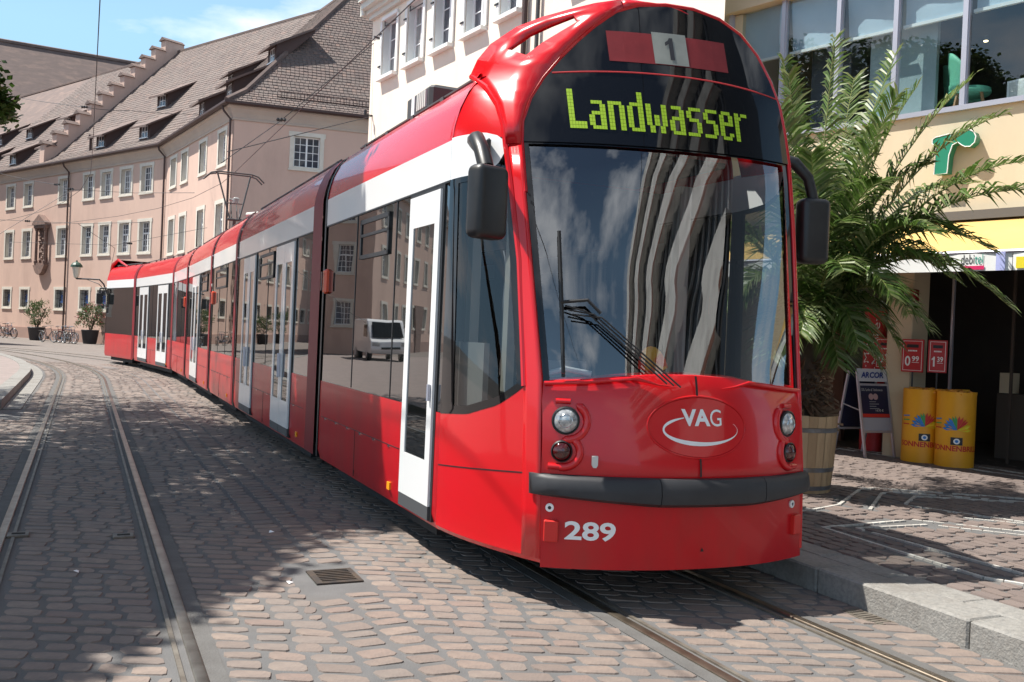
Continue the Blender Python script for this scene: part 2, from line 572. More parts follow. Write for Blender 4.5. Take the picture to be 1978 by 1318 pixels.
def interp(x, xs, ys):
    if x <= xs[0]:
        return ys[0]
    for i in range(len(xs) - 1):
        if x <= xs[i + 1]:
            f = (x - xs[i]) / (xs[i + 1] - xs[i])
            return ys[i] + (ys[i + 1] - ys[i]) * f
    return ys[-1]


def text_geo(s, size=1.0, bold=0.0, depth=0.0, shear=0.0, align='LEFT', space=1.0):
    """vertices and faces of a piece of lettering, lying in (x, y)"""
    cu = bpy.data.curves.new('t', 'FONT')
    cu.body = s
    cu.size = size
    cu.offset = bold
    cu.extrude = depth
    cu.shear = shear
    cu.align_x = align
    cu.space_character = space
    cu.resolution_u = 4
    o = bpy.data.objects.new('t', cu)
    COL.objects.link(o)
    dg = bpy.context.evaluated_depsgraph_get()
    me = bpy.data.meshes.new_from_object(o.evaluated_get(dg))
    v = [tuple(p.co) for p in me.vertices]
    f = [tuple(p.vertices) for p in me.polygons]
    bpy.data.objects.remove(o)
    bpy.data.curves.remove(cu)
    bpy.data.meshes.remove(me)
    return v, f


def ONE(w, h):
    """the figure 1 as a polygon"""
    p = [(.42, 0), (.78, 0), (.78, 1), (.50, 1), (.38, .88), (.12, .78), (.12, .62), (.42, .72)]
    return [(x * w, y * h, 0) for x, y in p], [(0, 1, 2, 3, 4, 7), (4, 5, 6, 7)]


def fit_text(s, w, h, **k):
    """lettering scaled to a box w x h with its lower left corner at the origin"""
    v, f = text_geo(s, 1.0, **k)
    x0, x1 = min(p[0] for p in v), max(p[0] for p in v)
    y0, y1 = min(p[1] for p in v), max(p[1] for p in v)
    return [((p[0] - x0) / (x1 - x0) * w, (p[1] - y0) / (y1 - y0) * h, p[2]) for p in v], f


# local frame of the straight street axis: s runs along the tram towards the viewer, o across it, to the right
B0 = Vector((-0.482, 6.58, 0))
TV = Vector((0.4176, -0.9087, 0))
NV = Vector((0.9087, 0.4176, 0))
TRM = Matrix.Identity(4)
for j in range(3):
    TRM[j][0] = NV[j]
    TRM[j][1] = -TV[j]
TRM.translation = B0


def W(s, o, z=0.0):
    p = B0 + TV * s + NV * o
    return Vector((p.x, p.y, z))


def SO(x, y):
    d = Vector((x, y, 0)) - B0
    return d.dot(TV), d.dot(NV)


def bendR(s):
    return 0 if s > -20 else -0.0125 * (s + 20) ** 2


def bendL(s):
    return 0 if s > -20.5 else -0.0095 * (s + 20.5) ** 2


R_RAILS = (0.66, 1.71)
L_RAILS = (-2.80, -1.76)
KERB_O = 2.29
PLAT_Z = 0.165
LK_O = -3.55

# ------------------------------------------------------------------ ground, road, tracks
def pix(p):
    d = Vector(p) - Vector((0, 0, CAM_H))
    g = d.dot(cF)
    if g < 0.3:
        return None
    return (989 + 1800 * d.dot(camX) / g, 659 - 1800 * d.dot(camY) / g, g)


def in_view(p, mx=60):
    q = pix(p)
    return q is not None and -mx < q[0] < 1978 + mx and -mx < q[1] < 1318 + mx


g = MB().quad((-420, -160, -0.06), (420, -160, -0.06), (420, 700, -0.06), (-420, 700, -0.06)).build('ground', MORTAR)
tag(g, kind='structure')
FARROAD = mat('far_cobbles', (0.180, 0.148, 0.130), 0.85, col2=(0.127, 0.113, 0.106), vs=5, vlo=0.4, vhi=0.6, detail=3, bump=0.6, bs=22, dirt=(0.184, 0.166, 0.152), dvs=0.5,
              stretch=(1, 1.6, 1))
road = tag(MB().quad((-75, -40, 0), (30, -40, 0), (30, 31, 0), (-75, 31, 0)).build('road', MORTAR), kind='structure')
far_road = MB().quad((-110, 31, 0), (60, 31, 0), (60, 130, 0), (-110, 130, 0)).build('road_beyond', FARROAD)
tag(far_road, kind='structure')


def xo(o, y, bend=None):
    """x of the line o = const (plus its bend) at a given y"""
    x = B0.x + (o - (y - B0.y) * NV.y) / NV.x
    if bend:
        for _ in range(4):
            s, _o = SO(x, y)
            x = B0.x + (o + bend(s) - (y - B0.y) * NV.y) / NV.x
    return x


def stone(mb, cx, cy, lx, ly, h, rz, rn, hi=True, skew=0.0):
    c, s_ = cos(rz), sin(rz)
    tl = (rn.uniform(-.003, .003), rn.uniform(-.003, .003))
    if hi:
        k = min(lx, ly) * rn.uniform(.12, .26)
        base = []
        for sx, sy in ((-1, -1), (1, -1), (1, 1), (-1, 1)):
            a = (sx * lx / 2, sy * (ly / 2) - sy * k * rn.uniform(.7, 1.3))
            b = (sx * lx / 2 - sx * k * rn.uniform(1.0, 2.2), sy * ly / 2)
            base += [a, b] if sx * sy > 0 else [b, a]
        base = [(x - skew * y + rn.uniform(-.006, .006), y + rn.uniform(-.006, .006)) for x, y in base]
        n = 8
    else:
        base = [(sx * lx / 2 + rn.uniform(-.008, .008), sy * ly / 2 + rn.uniform(-.006, .006)) for sx, sy in ((-1, -1), (1, -1), (1, 1), (-1, 1))]
        n = 4
    vs_ = [(x, y, -.012) for x, y in base]
    ins = rn.uniform(.006, .010)
    for x, y in base:
        fx, fy = 1 - 2 * ins / lx, 1 - 2 * ins / ly
        vs_.append((x * fx, y * fy, h + tl[0] * x / lx * 2 + tl[1] * y / ly * 2))
    fs_ = [tuple(range(n, 2 * n))] + [(i, (i + 1) % n, n + (i + 1) % n, n + i) for i in range(n)]
    vs_ = [(cx + x * c - y * s_, cy + x * s_ + y * c, z) for x, y, z in vs_]
    mb.add(vs_, fs_)


GUT = (-1.0, -0.56)
cobs = []
y = 3.3
rn = random.Random(3)
while y < 33:
    dy = (0.128 if y < 18 else 0.15) * rn.uniform(.92, 1.1)
    yc = y + dy / 2
    x0 = -(0.70 * yc + 2.2)
    x1 = xo(KERB_O, yc) if yc < 10.5 else xo(1.2, yc, bendR)
    xl = xo(LK_O + .36, yc, bendL)
    if yc > 14.5:
        x0 = max(x0, xl)
    excl = []
    for r in R_RAILS:
        xr = xo(r, yc, bendR)
        excl.append((xr - .125, xr + .125))
    for r in L_RAILS:
        xr = xo(r, yc, bendL)
        excl.append((xr - .125, xr + .125))
    gx = (xo(GUT[0], yc, bendR), xo(GUT[1], yc, bendR))
    excl.append(gx)
    excl.sort()
    free = []
    a = x0
    for e in excl:
        if e[0] > a:
            free.append((a, min(e[0], x1)))
        a = max(a, e[1])
    if a < x1:
        free.append((a, x1))
    for a, b in free:
        x = a + rn.uniform(0, .03)
        while b - x > .07:
            L = rn.uniform(.135, .235)
            gap = rn.uniform(.010, .028)
            if b - x - L < .09:
                L = b - x - .015
            L = min(L, .27)
            cobs.append((x + L / 2, yc + rn.uniform(-.006, .006), L, dy - rn.uniform(.012, .024), rn.uniform(-.03, .03)))
            x += L + gap
    y += dy
# the gutter band: two files of squarer stones along the tracks, with the drain let into it
ga = radians(24.68)
for k, oc in enumerate((-.89, -.67)):
    s = 5.0 + .07 * k
    while s > -27:
        L = rn.uniform(.13, .17)
        b = bendR(s)
        p = W(s, oc + b)
        if not (-.34 < s < .52):
            cobs.append((p.x, p.y, .19 * rn.uniform(.92, 1.05), L - .022, ga + rn.uniform(-.05, .05)))
        s -= L
cobs = [c for c in cobs if in_view((c[0], c[1], 0), 420) or abs(c[0]) < 4 and c[1] < 6]


def big(c):
    q = pix((c[0], c[1], 0))
    if q is None or not (-10 < q[0] < 1988 and q[1] < 1330):
        return 1e9
    return c[0] ** 2 + c[1] ** 2


cobs.sort(key=big)
var = []
for k in range(14):
    mb = MB()
    stone(mb, 0, 0, .185, .10, .0045, 0, rn, True, .28)
    var.append(mb.mesh('cobblestone', COBO))
for c in cobs[:300]:
    me = var[rn.randrange(14)]
    M = loc(c[0], c[1], rn.uniform(-.001, .002), c[4]) @ Matrix.Diagonal((c[2] / .185, c[3] / .10, 1, 1))
    link('cobblestone', me, road, M)
mb = MB()
for c in cobs[300:]:
    stone(mb, c[0], c[1], c[2], c[3], rn.uniform(.003, .006), c[4], rn, c[1] < 13, .28 if abs(c[4]) < .1 else 0)
tag(mb.build('cobblestones', COBI, road), kind='stuff')


def sweep(mb, o0, bend, prof, s0=7.0, s1=-46.0, mi=0):
    """extrude a closed profile (do, z) along a track line"""
    ss = [s0, 3, 0, -5, -10, -15, -19] + [-20 - 1.5 * k for k in range(40) if -20 - 1.5 * k > s1] + [s1]
    k = len(mb.v)
    n = len(prof)
    for s in ss:
        for do, z in prof:
            mb.v.append(tuple(W(s, o0 + do + bend(s), z)))
    for i in range(len(ss) - 1):
        for j in range(n):
            j2 = (j + 1) % n
            mb.f.append((k + i * n + j, k + (i + 1) * n + j, k + (i + 1) * n + j2, k + i * n + j2))
            mb.mi.append(mi)
    return mb


for nm, rails, bend, labs in (
        ('R', R_RAILS, bendR, ('steel groove rail under the left wheels of the red tram', 'steel groove rail beside the granite kerb under the tram')),
        ('L', L_RAILS, bendL, ('outer rail of the empty curving track at the left', 'inner rail of the empty track, next to the sunlit cobbles'))):
    for k, r in enumerate(rails):
        sgn = 1 if k == 0 else -1            # the groove lies on the inner side
        t = thing('tram_rail', labs[k], 'rail', None, 'grooved tram rails set in the cobbles')
        mb = MB()
        sweep(mb, r, bend, [(-.035 * sgn, -.01), (-.035 * sgn, .0135), (-.028 * sgn, .0165), (.018 * sgn, .0165), (.023 * sgn, .012), (.023 * sgn, -.03)])
        mb.build('rail_head', STEEL, t, sharp=30)
        sweep(MB(), r, bend, [(.02 * sgn, -.02), (.02 * sgn, -.016), (.064 * sgn, -.016), (.064 * sgn, -.02)]).build('rail_groove', GROOVE, t)
        sweep(MB(), r, bend, [(.062 * sgn, -.03), (.062 * sgn, .011), (.085 * sgn, .011), (.085 * sgn, -.03)]).build('guard_lip', RAILSIDE, t)
        sweep(MB(), r, bend, [(-.125 * sgn, -.01), (-.125 * sgn, .006), (-.036 * sgn, .006), (-.036 * sgn, -.01)]).build('bedding_strip', CONCSTRIP, t)
for k, (x, y, lab) in enumerate(((-3.62, 6.95, 'small iron plate set beside the outer rail of the empty track'), (-2.88, 7.06, 'small iron plate between the rails, beside the inner rail'))):
    t = thing('track_plate', lab, 'plate', loc(x, y, 0.014, ga), 'iron plates in the empty track')
    MB().bbox(-.075, .075, -.07, .07, -.02, .006, .006).build('plate', RAILSIDE, t)
    MB().box(-.045, .045, -.02, .02, .006, .010).build('slot', GROOVE, t)

# drain grate in the gutter
t = thing('drain_grate', 'rusty iron slotted drain grate set in the sunlit cobbles', 'drain grate', TRM @ loc(-.73, -.09, 0) @ Matrix.Diagonal((.8, .68, 1, 1)))
mb = MB()
mb.box(-.20, -.145, -.25, .25, -.1, .012).box(.145, .185, -.25, .25, -.1, .012)
mb.box(-.145, .145, -.25, -.215, -.1, .012).box(-.145, .145, .215, .25, -.1, .012)
mb.build('frame', IRON, t)
for k in range(7):
    yk = -.185 + k * .0617
    MB().box(-.145, .145, yk - .013, yk + .013, -.05, .010).build('bar', IRON, t)
MB().box(-.145, .145, -.215, .215, -.13, -.09).build('pit', GROOVE, t)
t = thing('gully_cover', 'small slotted gully cover lying against the granite kerb', 'gully cover', TRM @ loc(2.19, -1.86, 0))
mb = MB()
mb.box(-.075, .075, -.16, .16, -.03, .006)
for k in range(8):
    mb.box(-.06, .06, -.14 + k * .037, -.122 + k * .037, .006, .010)
mb.build('slotted_plate', RAILSIDE, t)

for k, (x, y, rz, lab) in enumerate(((-1.85, 7.42, .4, 'tiny white scrap of paper on the sunlit cobbles near the track'), (-1.36, 5.98, 1.2, 'white crumpled scrap lying at the corner of the drain grate'),
                                     (-2.75, 6.02, 2.0, 'small pale scrap of paper in the shade between the rails'))):
    t = thing('paper_scrap', lab, 'litter', loc(x, y, .007, rz), 'scraps of paper on the road')
    mb = MB()
    mb.add([(-.022, -.012, 0), (.02, -.016, .004), (.026, .012, 0), (-.01, .02, .012), (0, 0, .014)], [(0, 1, 4), (1, 2, 4), (2, 3, 4), (3, 0, 4)])
    mb.build('paper', LETTERWHITE, t)

# ------------------------------------------------------------------ right-hand pavement with its kerb
kerb = tag(MB().box(KERB_O + .02, KERB_O + .54, -9, 40, -.05, .145).build('kerb', MORTAR, None, M=TRM), kind='structure')
rk = random.Random(5)
s = 8.2
while s > -24:
    L = rk.uniform(.95, 1.25) if s < 2.42 or s > 3.6 else 1.2
    MB().bbox(KERB_O, KERB_O + .295, -s + .004, -s + L - .004, -.05, PLAT_Z + rk.uniform(-.003, .003), .012).build('kerb_stone', GRANITE, kerb, fix=True)
    s -= L
s = 8.2
while s > -24:
    L = rk.uniform(.42, .62)
    MB().bbox(KERB_O + .305, KERB_O + .53, -s + .005, -s + L - .005, .05, PLAT_Z + rk.uniform(-.004, .002), .01).build('kerb_slab', GRANITE, kerb, fix=True)
    s -= L
pave = MB().box(KERB_O + .54, 16, -9, 45, -.05, .152).build('pavement', MORTAR, None, M=TRM)
tag(pave, kind='structure')
# white paving lines (world coordinates of their corners)
LINES = [[(5.03, 14.14), (6.51, 11.71), (8.0, 9.3)], [(5.2, 14.25), (6.75, 12.0), (8.3, 9.5)],
         [(2.67, 7.82), (3.26, 6.30), (3.46, 6.16), (4.2, 5.4)], [(2.97, 7.85), (3.62, 6.45), (4.3, 5.7)],
         [(2.67, 7.82), (3.65, 8.35), (4.48, 8.01), (5.4, 7.5)], [(2.97, 7.85), (3.7, 8.15), (4.74, 7.7)],
         [(2.2, 8.3), (2.70, 8.52), (3.22, 8.99), (3.82, 10.05), (4.03, 10.2), (5.6, 9.9)],
         [(3.45, 8.8), (3.98, 9.85), (4.15, 10.0), (5.5, 9.65)],
         [(4.74, 8.49), (3.92, 9.15), (4.29, 9.75), (5.38, 9.65)], [(4.22, 8.57), (5.2, 8.2)],
         [(2.0, 9.6), (2.9, 11.2), (4.2, 12.6), (5.0, 14.1)]]
segs = []
for pl in LINES:
    for a, b in zip(pl[:-1], pl[1:]):
        segs.append((Vector((*a, 0)), Vector((*b, 0))))


def near_line(p, d):
    for a, b in segs:
        ab = b - a
        f = max(0, min(1, (p - a).dot(ab) / ab.dot(ab)))
        if (a + ab * f - p).length < d:
            return True
    return False


mb = MB()
rt = random.Random(9)
for a, b in segs:
    L = (b - a).length
    n = max(1, int(L / .085))
    an = atan2(b.y - a.y, b.x - a.x)
    for i in range(n):
        p = a + (b - a) * ((i + .5) / n)
        if rt.random() < .03:
            continue
        M = loc(p.x, p.y, 0, an)
        mb.box(-L / n / 2 + .004, L / n / 2 - .004, -.016, .016, .14, PLAT_Z + .002, M=M)
tag(mb.build('white_tile_lines', TILEWHITE, pave, M=TRM.inverted()), kind='stuff')
pavers = []
rp_ = random.Random(21)
o = KERB_O + .55
while o < 9.5:
    do = .125
    s = 7.0 + rp_.uniform(0, .1)
    while s > -11:
        L = rp_.uniform(.17, .215)
        p = W(s - L / 2, o + do / 2)
        if in_view((p.x, p.y, PLAT_Z), 620) and not near_line(p, .06):
            pavers.append((o + do / 2, -s + L / 2, do - .008, L - .008))
        s -= L
    o += do


def pbig(c):
    p = W(-c[1], c[0])
    q = pix((p.x, p.y, PLAT_Z))
    if q is None or not (-10 < q[0] < 1988 and q[1] < 1330):
        return 1e9
    return p.x ** 2 + p.y ** 2


pavers.sort(key=pbig)
pvar = []
for k in range(8):
    mb = MB()
    stone(mb, 0, 0, .117, .18, .0145, 0, rp_)
    pvar.append(mb.mesh('paver', PAVO))
for c in pavers[:300]:
    link('paver', pvar[rp_.randrange(8)], pave, loc(c[0], c[1], .1505 + rp_.uniform(-.002, .002)) @ Matrix.Diagonal((c[2] / .117, c[3] / .18, 1, 1)))
mb = MB()
for c in pavers[300:]:
    stone(mb, c[0], c[1], c[2], c[3], .0145 + rp_.uniform(-.0015, .0015), 0, rp_, False)
tag(mb.build('pavers', PAVI, pave, M=loc(0, 0, .1505)), kind='stuff')

# ------------------------------------------------------------------ left-hand platform with its pale kerb
ss = [4, 0, -6, -12] + [-14 - 1.0 * k for k in range(32)]
mb = MB()
for i in range(len(ss) - 1):
    a0, a1 = LK_O + bendL(ss[i]) - .28, LK_O + bendL(ss[i + 1]) - .28
    q = [W(ss[i], a0, .155), W(ss[i + 1], a1, .155), W(ss[i + 1], -26, .155), W(ss[i], -26, .155)]
    mb.quad(*q)
lp = tag(mb.build('left_platform', mat('platform_pavers', (0.25, 0.20, 0.185), 0.85, col2=(0.20, 0.165, 0.15), vs=4, bump=0.4, bs=25)), kind='structure')
for i in range(len(ss) - 1):
    if ss[i] > -11:
        continue
    mb = MB()
    for (d0, d1, z0, z1, nm) in ((-.28, 0, -.05, .168, 'kerb_stone'), (.02, .30, -.05, .014, 'gutter_slab')):
        mb = MB()
        a, b = ss[i] - .008, ss[i + 1] + .008
        p = [W(a, LK_O + bendL(a) + d0), W(a, LK_O + bendL(a) + d1), W(b, LK_O + bendL(b) + d1), W(b, LK_O + bendL(b) + d0)]
        mb.add([(q.x, q.y, z0) for q in p] + [(q.x, q.y, z1) for q in p],
               [(3, 2, 1, 0), (4, 5, 6, 7), (0, 1, 5, 4), (1, 2, 6, 5), (2, 3, 7, 6), (3, 0, 4, 7)])
        mb.build(nm, GRANITE, lp)
# ------------------------------------------------------------------ the tram
tram = thing('tram', 'long red and white articulated tram with yellow-green destination letters on its front', 'tram', TRM)
WID = 2.45


def Lp(s, o, z):
    return Vector((o, -s, z))


ZK = [.1, .25, .86, 1.4, 2.0, 2.5, 2.9, 3.4, 4.2]
LK = [1.11, 1.10, 1.054, 1.015, .84, .69, .57, .40, .10]
CK = [1.38, 1.40, 1.42, 1.33, 1.17, 1.06, .97, .83, .58]
RK = [1.28, 1.27, 1.25, 1.19, 1.12, 1.06, 1.0, .88, .62]


def S(o, z):
    """how far forward the front skin stands at (o, z)"""
    L, C, R_ = interp(z, ZK, LK), interp(z, ZK, CK), interp(z, ZK, RK)
    e = (o - 1.225) / .945
    mid = (L + R_) / 2
    return mid + (R_ - L) / 2 * e + (C - mid) * (1 - abs(e) ** 2.2)


def F(o, z, d=0.0):
    return Lp(S(o, z) + d, o, z)


def grid_f(o0, o1, z0, z1, nu, nv, d=0.0):
    mb = MB()
    mb.grid(lambda u, v: F(u, v, d), lin(o0, o1, nu), lin(z0, z1, nv))
    return mb


SEC = [(-3.68, 0.0), (-9.87, -4.28), (-13.25, -10.2), (-18.1, -13.65), (-21.75, -18.55), (-27.75, -22.05), (-31.3, -28.05)]
HALF = [(.03, .26), (0, .36), (0, 1.09)]
COVE = [(0, 3.01), (.015, 3.12), (.05, 3.25), (.11, 3.38), (.2, 3.49), (.34, 3.555), (.55, 3.58)]
JOINT_MB = []


class Section:
    def __init__(self, back, front):
        self.back, self.front = back, front
        self.ob, self.of = bendR(back), bendR(front)
        self.len = sqrt((front - back) ** 2 + (self.of - self.ob) ** 2)
        self.d = Vector((self.ob - self.of, front - back, 0)) / self.len      # in local (x=o, y=-s): going back
        self.n = Vector((self.d.y, -self.d.x, 0))                             # towards the right-hand side

    def P(self, s, o, z):
        """s measured in tram coordinates, o across from the left-hand skin"""
        k = (self.front - s) / (self.front - self.back) * self.len
        a = Vector((self.of, -self.front, 0)) + self.d * k + self.n * o
        return Vector((a.x, a.y, z))


secs = [Section(*a) for a in SEC]


def strip_along(sec, prof, s0, s1, n=2, nm='', mt=None, parent=None, sharp=25):
    mb = MB()
    mb.grid(lambda s, k: sec.P(s, *prof[k]), lin(s0, s1, n), list(range(len(prof))))
    return mb.build(nm, mt, parent, sharp=sharp)


def mirror_prof(p):
    return [(WID - o, z) for o, z in p]


def box_on(sec, s0, s1, o0, o1, z0, z1, mb=None):
    mb = mb or MB()
    p = [sec.P(s, o, z) for z in (z0, z1) for o in (o0, o1) for s in (s0, s1)]
    mb.add(p, [(0, 2, 3, 1), (4, 5, 7, 6), (0, 1, 5, 4), (2, 6, 7, 3), (0, 4, 6, 2), (1, 3, 7, 5)])
    return mb


carsecs = []
for i, sec in enumerate(secs):
    b, f = sec.back, sec.front
    if i == 6:
        b += .0
    # body: skirt, cove and roof in one red shell
    mb = MB()
    cv = COVE + [(WID - o, z) for o, z in reversed(COVE)]
    mb.grid(lambda s, k: sec.P(s, *cv[k]), [b, f], list(range(len(cv))))
    cs = mb.build('car_section', RED, tram, sharp=40)
    carsecs.append(cs)
    for prof in (HALF, mirror_prof(HALF)):
        strip_along(sec, prof, b, f, 2, 'skirt_panel', REDSKIRT, cs)
    # window bands and white stripes on both sides
    for side in (0, 1):
        fx = (lambda o: o) if side == 0 else (lambda o: WID - o)
        nm = 'window_band'
        strip_along(sec, [(fx(.004), 1.09), (fx(.006), 2.735)], b + .02, f, 2, nm, BAND, cs)
        strip_along(sec, [(fx(-.003), 2.735), (fx(-.003), 3.015)], b, f, 2, 'white_stripe', WHITE, cs)
        box_on(sec, b, f, fx(-.004), fx(.02), 2.722, 2.736).build('stripe_moulding', BLACK, cs)
    # dark running gear under the floor
    mb = box_on(sec, b + .05, f - .05, .10, WID - .10, .30, .9)
    box_on(sec, b + .3, f - .4, .16, WID - .16, .13, .32, mb)
    mb.build('underframe', DARK, cs)
    if i in (0, 2, 4, 6):
        mb = MB()
        mid = (b + f) / 2 - (.4 if i == 0 else 0)
        for ds in (-.85, .85):
            for o in (.55, 1.75):
                c = sec.P(mid + ds, o, .29)
                mb.tube([c - sec.n * .05, c + sec.n * .05], .29, 18)
        mb.build('wheelset', DGREY, cs)
    # thin seams between the window panes
    if i < 6:
        for k in range(1, 4 if i in (1, 5) else 3):
            sq = b + (f - b) * k / (4 if i in (1, 5) else 3)
            box_on(sec, sq - .008, sq + .008, -.0, .012, 1.1, 2.72).build('pane_seam', BLACK, cs)
    # roof rail along the edge
    mb = MB()
    mb.tube([sec.P(s, .31, 3.585) for s in lin(b + .1, f - .15, 6)], .015, 6)
    for s in lin(b + .3, f - .3, 5):
        box_on(sec, s - .04, s + .04, .29, .33, 3.54, 3.59, mb)
    mb.build('roof_rail', DGREY, cs)

# joints: black bellows and the dark red cover strips
for i in range(6):
    a, b = secs[i], secs[i + 1]
    prof = [(.09, .35), (.09, 3.1), (.2, 3.4), (.45, 3.5), (WID - .45, 3.5), (WID - .2, 3.4), (WID - .09, 3.1), (WID - .09, .35)]
    mb = MB()
    n = 6
    for q in range(n + 1):
        f_ = q / n
        ins = .03 if q % 2 else 0
        for o, z in prof:
            oo = o + (ins if o < 1 else -ins)
            p = a.P(a.back, oo, z) * (1 - f_) + b.P(b.front, oo, z) * f_
            mb.v.append(tuple(p))
    k = len(prof)
    for q in range(n):
        for j in range(k - 1):
            mb.f.append((q * k + j, q * k + j + 1, (q + 1) * k + j + 1, (q + 1) * k + j))
            mb.mi.append(0)
    bl = mb.build('bellows', BLACK, tram)
    cvp = [(.0, .28)] + [(o - .012, z) for o, z in COVE]
    w = .42 if i in (0,) else .20
    strip_along(b, [(o - .01, z) for o, z in [(.0, .28), (0, 1.5), (0, 2.9)] + COVE], b.front + w, b.front - .02, 2, 'joint_cover', DRED, bl)
    strip_along(a, [(o - .008, z) for o, z in [(.0, .28), (0, 1.5), (0, 2.9)] + COVE], a.back + .0, a.back - .06, 2, 'joint_edge', BLACK, bl)


# doors: white leaves with a dark window and a grey kick plate
def door(sec, s0, s1, leaves, z0=.30, z1=2.69, shade=None):
    d = box_on(sec, s0 - .035, s1 + .035, -.004, .02, z0 - .005, z1 + .03).build('door', BLACK, tram)
    w = (s1 - s0) / leaves
    zt = 2.45
    for k in range(leaves):
        a, b = s0 + k * w + .006, s0 + (k + 1) * w - .006
        st = .10 if leaves == 1 else .105
        mb = MB()
        box_on(sec, a, a + st, -.022, .0, z0 + .10, z1, mb)
        box_on(sec, b - st, b, -.022, .0, z0 + .10, z1, mb)
        box_on(sec, a + st, b - st, -.022, .0, zt, z1, mb)
        box_on(sec, a + st, b - st, -.022, .0, z0 + .10, .72, mb)
        mb.build('door_leaf', WHITE, d)
        box_on(sec, a + st, b - st, -.014, .0, .72, zt).build('door_window', BAND, d)
        box_on(sec, a, b, -.020, .0, z0, z0 + .098).build('kick_plate', DGREY, d)
    mb = MB()
    if leaves == 2:
        sm = (s0 + s1) / 2
        for q in (-.05, .05):
            mb.tube([sec.P(sm + q, -.04, 1.0), sec.P(sm + q, -.045, 1.3)], .012, 6)
    else:
        mb.tube([sec.P(s1 - .045, -.035, 1.16), sec.P(s1 - .045, -.035, 1.28)], .016, 6)
    mb.build('door_handle', ALU, d)
    return d


door(secs[0], -.82, -.13, 1)
door(secs[1], -9.18, -8.10, 2)
door(secs[1], -6.42, -5.25, 2)
door(secs[3], -16.95, -15.55, 2)
sx = secs[5]
door(sx, -27.75 + .75, -27.75 + 2.25, 2)
door(sx, -27.75 + 3.75, -27.75 + 5.2, 2)
# small tilting windows near the top of the band
for sec, a, b in ((secs[0], -2.3, -1.4), (secs[1], -7.74, -6.65), (secs[2], -12.75, -11.25), (secs[3], -15.2, -14.15)):
    mb = MB()
    for q in ((a, a + .04, 2.30, 2.66), (b - .04, b, 2.30, 2.66), (a, b, 2.62, 2.66), (a, b, 2.30, 2.335), (a, b, 2.50, 2.525)):
        box_on(sec, q[0], q[1], -.012, .006, q[2], q[3], mb)
    v = mb.build('tilting_window', BLACK, tram)
    box_on(sec, a + .04, b - .04, -.002, .01, 2.33, 2.62).build('pane', BAND, v)
# orange side indicators
for sec, s in ((secs[0], -3.57), (secs[2], -13.12), (secs[4], -18.75)):
    mb = MB()
    mb.bbox(-.055, .055, -.05, .02, -.13, .13, .02, M=Matrix.Translation(sec.P(s, -.02, 2.14)) @ Matrix.Rotation(pi / 2, 4, 'Z'))
    il = mb.build('side_indicator', ORANGE, tram, fix=True)
    MB().bbox(-.02, .02, -.012, .0, -.10, .10, .004, M=Matrix.Translation(sec.P(s, -.068, 2.14)) @ Matrix.Rotation(pi / 2, 4, 'Z')).build('indicator_core', TAILGLASS, il)
# lower panels: seams, latches, amber reflectors
for i, sec in enumerate(secs[:6]):
    mb = MB()
    e0, e1 = (sec.back + .12, sec.front - .9) if i == 0 else (sec.back + .15, sec.front - .2)
    box_on(sec, e0, e1, -.003, .004, .716, .722, mb)
    for s in ((e0 + e1) / 2,):
        box_on(sec, s - .004, s + .004, -.003, .004, .30, .716, mb)
    mb.build('panel_seam', BLACK, carsecs[i])
    k = 6
    for q in range(k):
        s = e0 + (e1 - e0) * (q + .4) / k
        box_on(sec, s - .025, s + .025, -.008, .004, .70, .715).build('panel_latch', CHROME, carsecs[i])
    s = sec.front - (1.12 if i == 0 else .5)
    box_on(sec, s - .035, s + .035, -.012, .004, .36, .42).build('side_reflector', AMBER, carsecs[i])

# rear cab end of the last section
sec = secs[6]
mb = MB()
cvr = HALF + [(0, 2.735)] + COVE
prof = cvr + [(WID - o, z) for o, z in reversed(cvr)]
cpt = [sec.P(sec.back, o, z) for o, z in prof]
k = len(cpt)
tap = [sec.P(sec.back - .45, 1.225 + (o - 1.225) * .72, z * .985 if z > 3 else z) for o, z in prof]
mb.v += [tuple(p) for p in cpt + tap]
for j in range(k - 1):
    mb.f.append((j, j + 1, k + j + 1, k + j))
    mb.mi.append(0 if not (2 <= j <= 2 or k - 4 <= j <= k - 4) else 1)
mb.f.append(tuple(range(k, 2 * k)))
mb.mi.append(0)
mb.build('rear_cab', [RED, BAND], tram)
mb = MB()
for o in (.22, WID - .22):
    mb.tube([sec.P(sec.back + 1.7, o, 3.50), sec.P(sec.back + 1.0, o, 3.66), sec.P(sec.back + .25, o + (.08 if o < 1 else -.08), 3.80), sec.P(sec.back - .12, o, 3.62),
             sec.P(sec.back - .40, o, 3.15)], [.03, .04, .05, .07, .08], 8)
mb.build('rear_hood_frame', RED, tram, sharp=40)
mb = MB()
mb.grid(lambda q, o: sec.P([sec.back + .25, sec.back - .12, sec.back - .38][q], o, [3.80, 3.62, 3.15][q]), [0, 1, 2], lin(.28, WID - .28, 4))
mb.build('rear_display', SCREEN, tram)
mb = MB()
mb.tube([sec.P(sec.back - .1, .05, 2.75), sec.P(sec.back - .2, -.18, 2.72), sec.P(sec.back - .2, -.2, 2.5)], .03, 6)
mb.bbox(-.1, .1, -.06, .06, -.2, .2, .02, M=Matrix.Translation(sec.P(sec.back - .2, -.2, 2.35)))
mb.build('rear_mirror', BLACK, tram, fix=True)

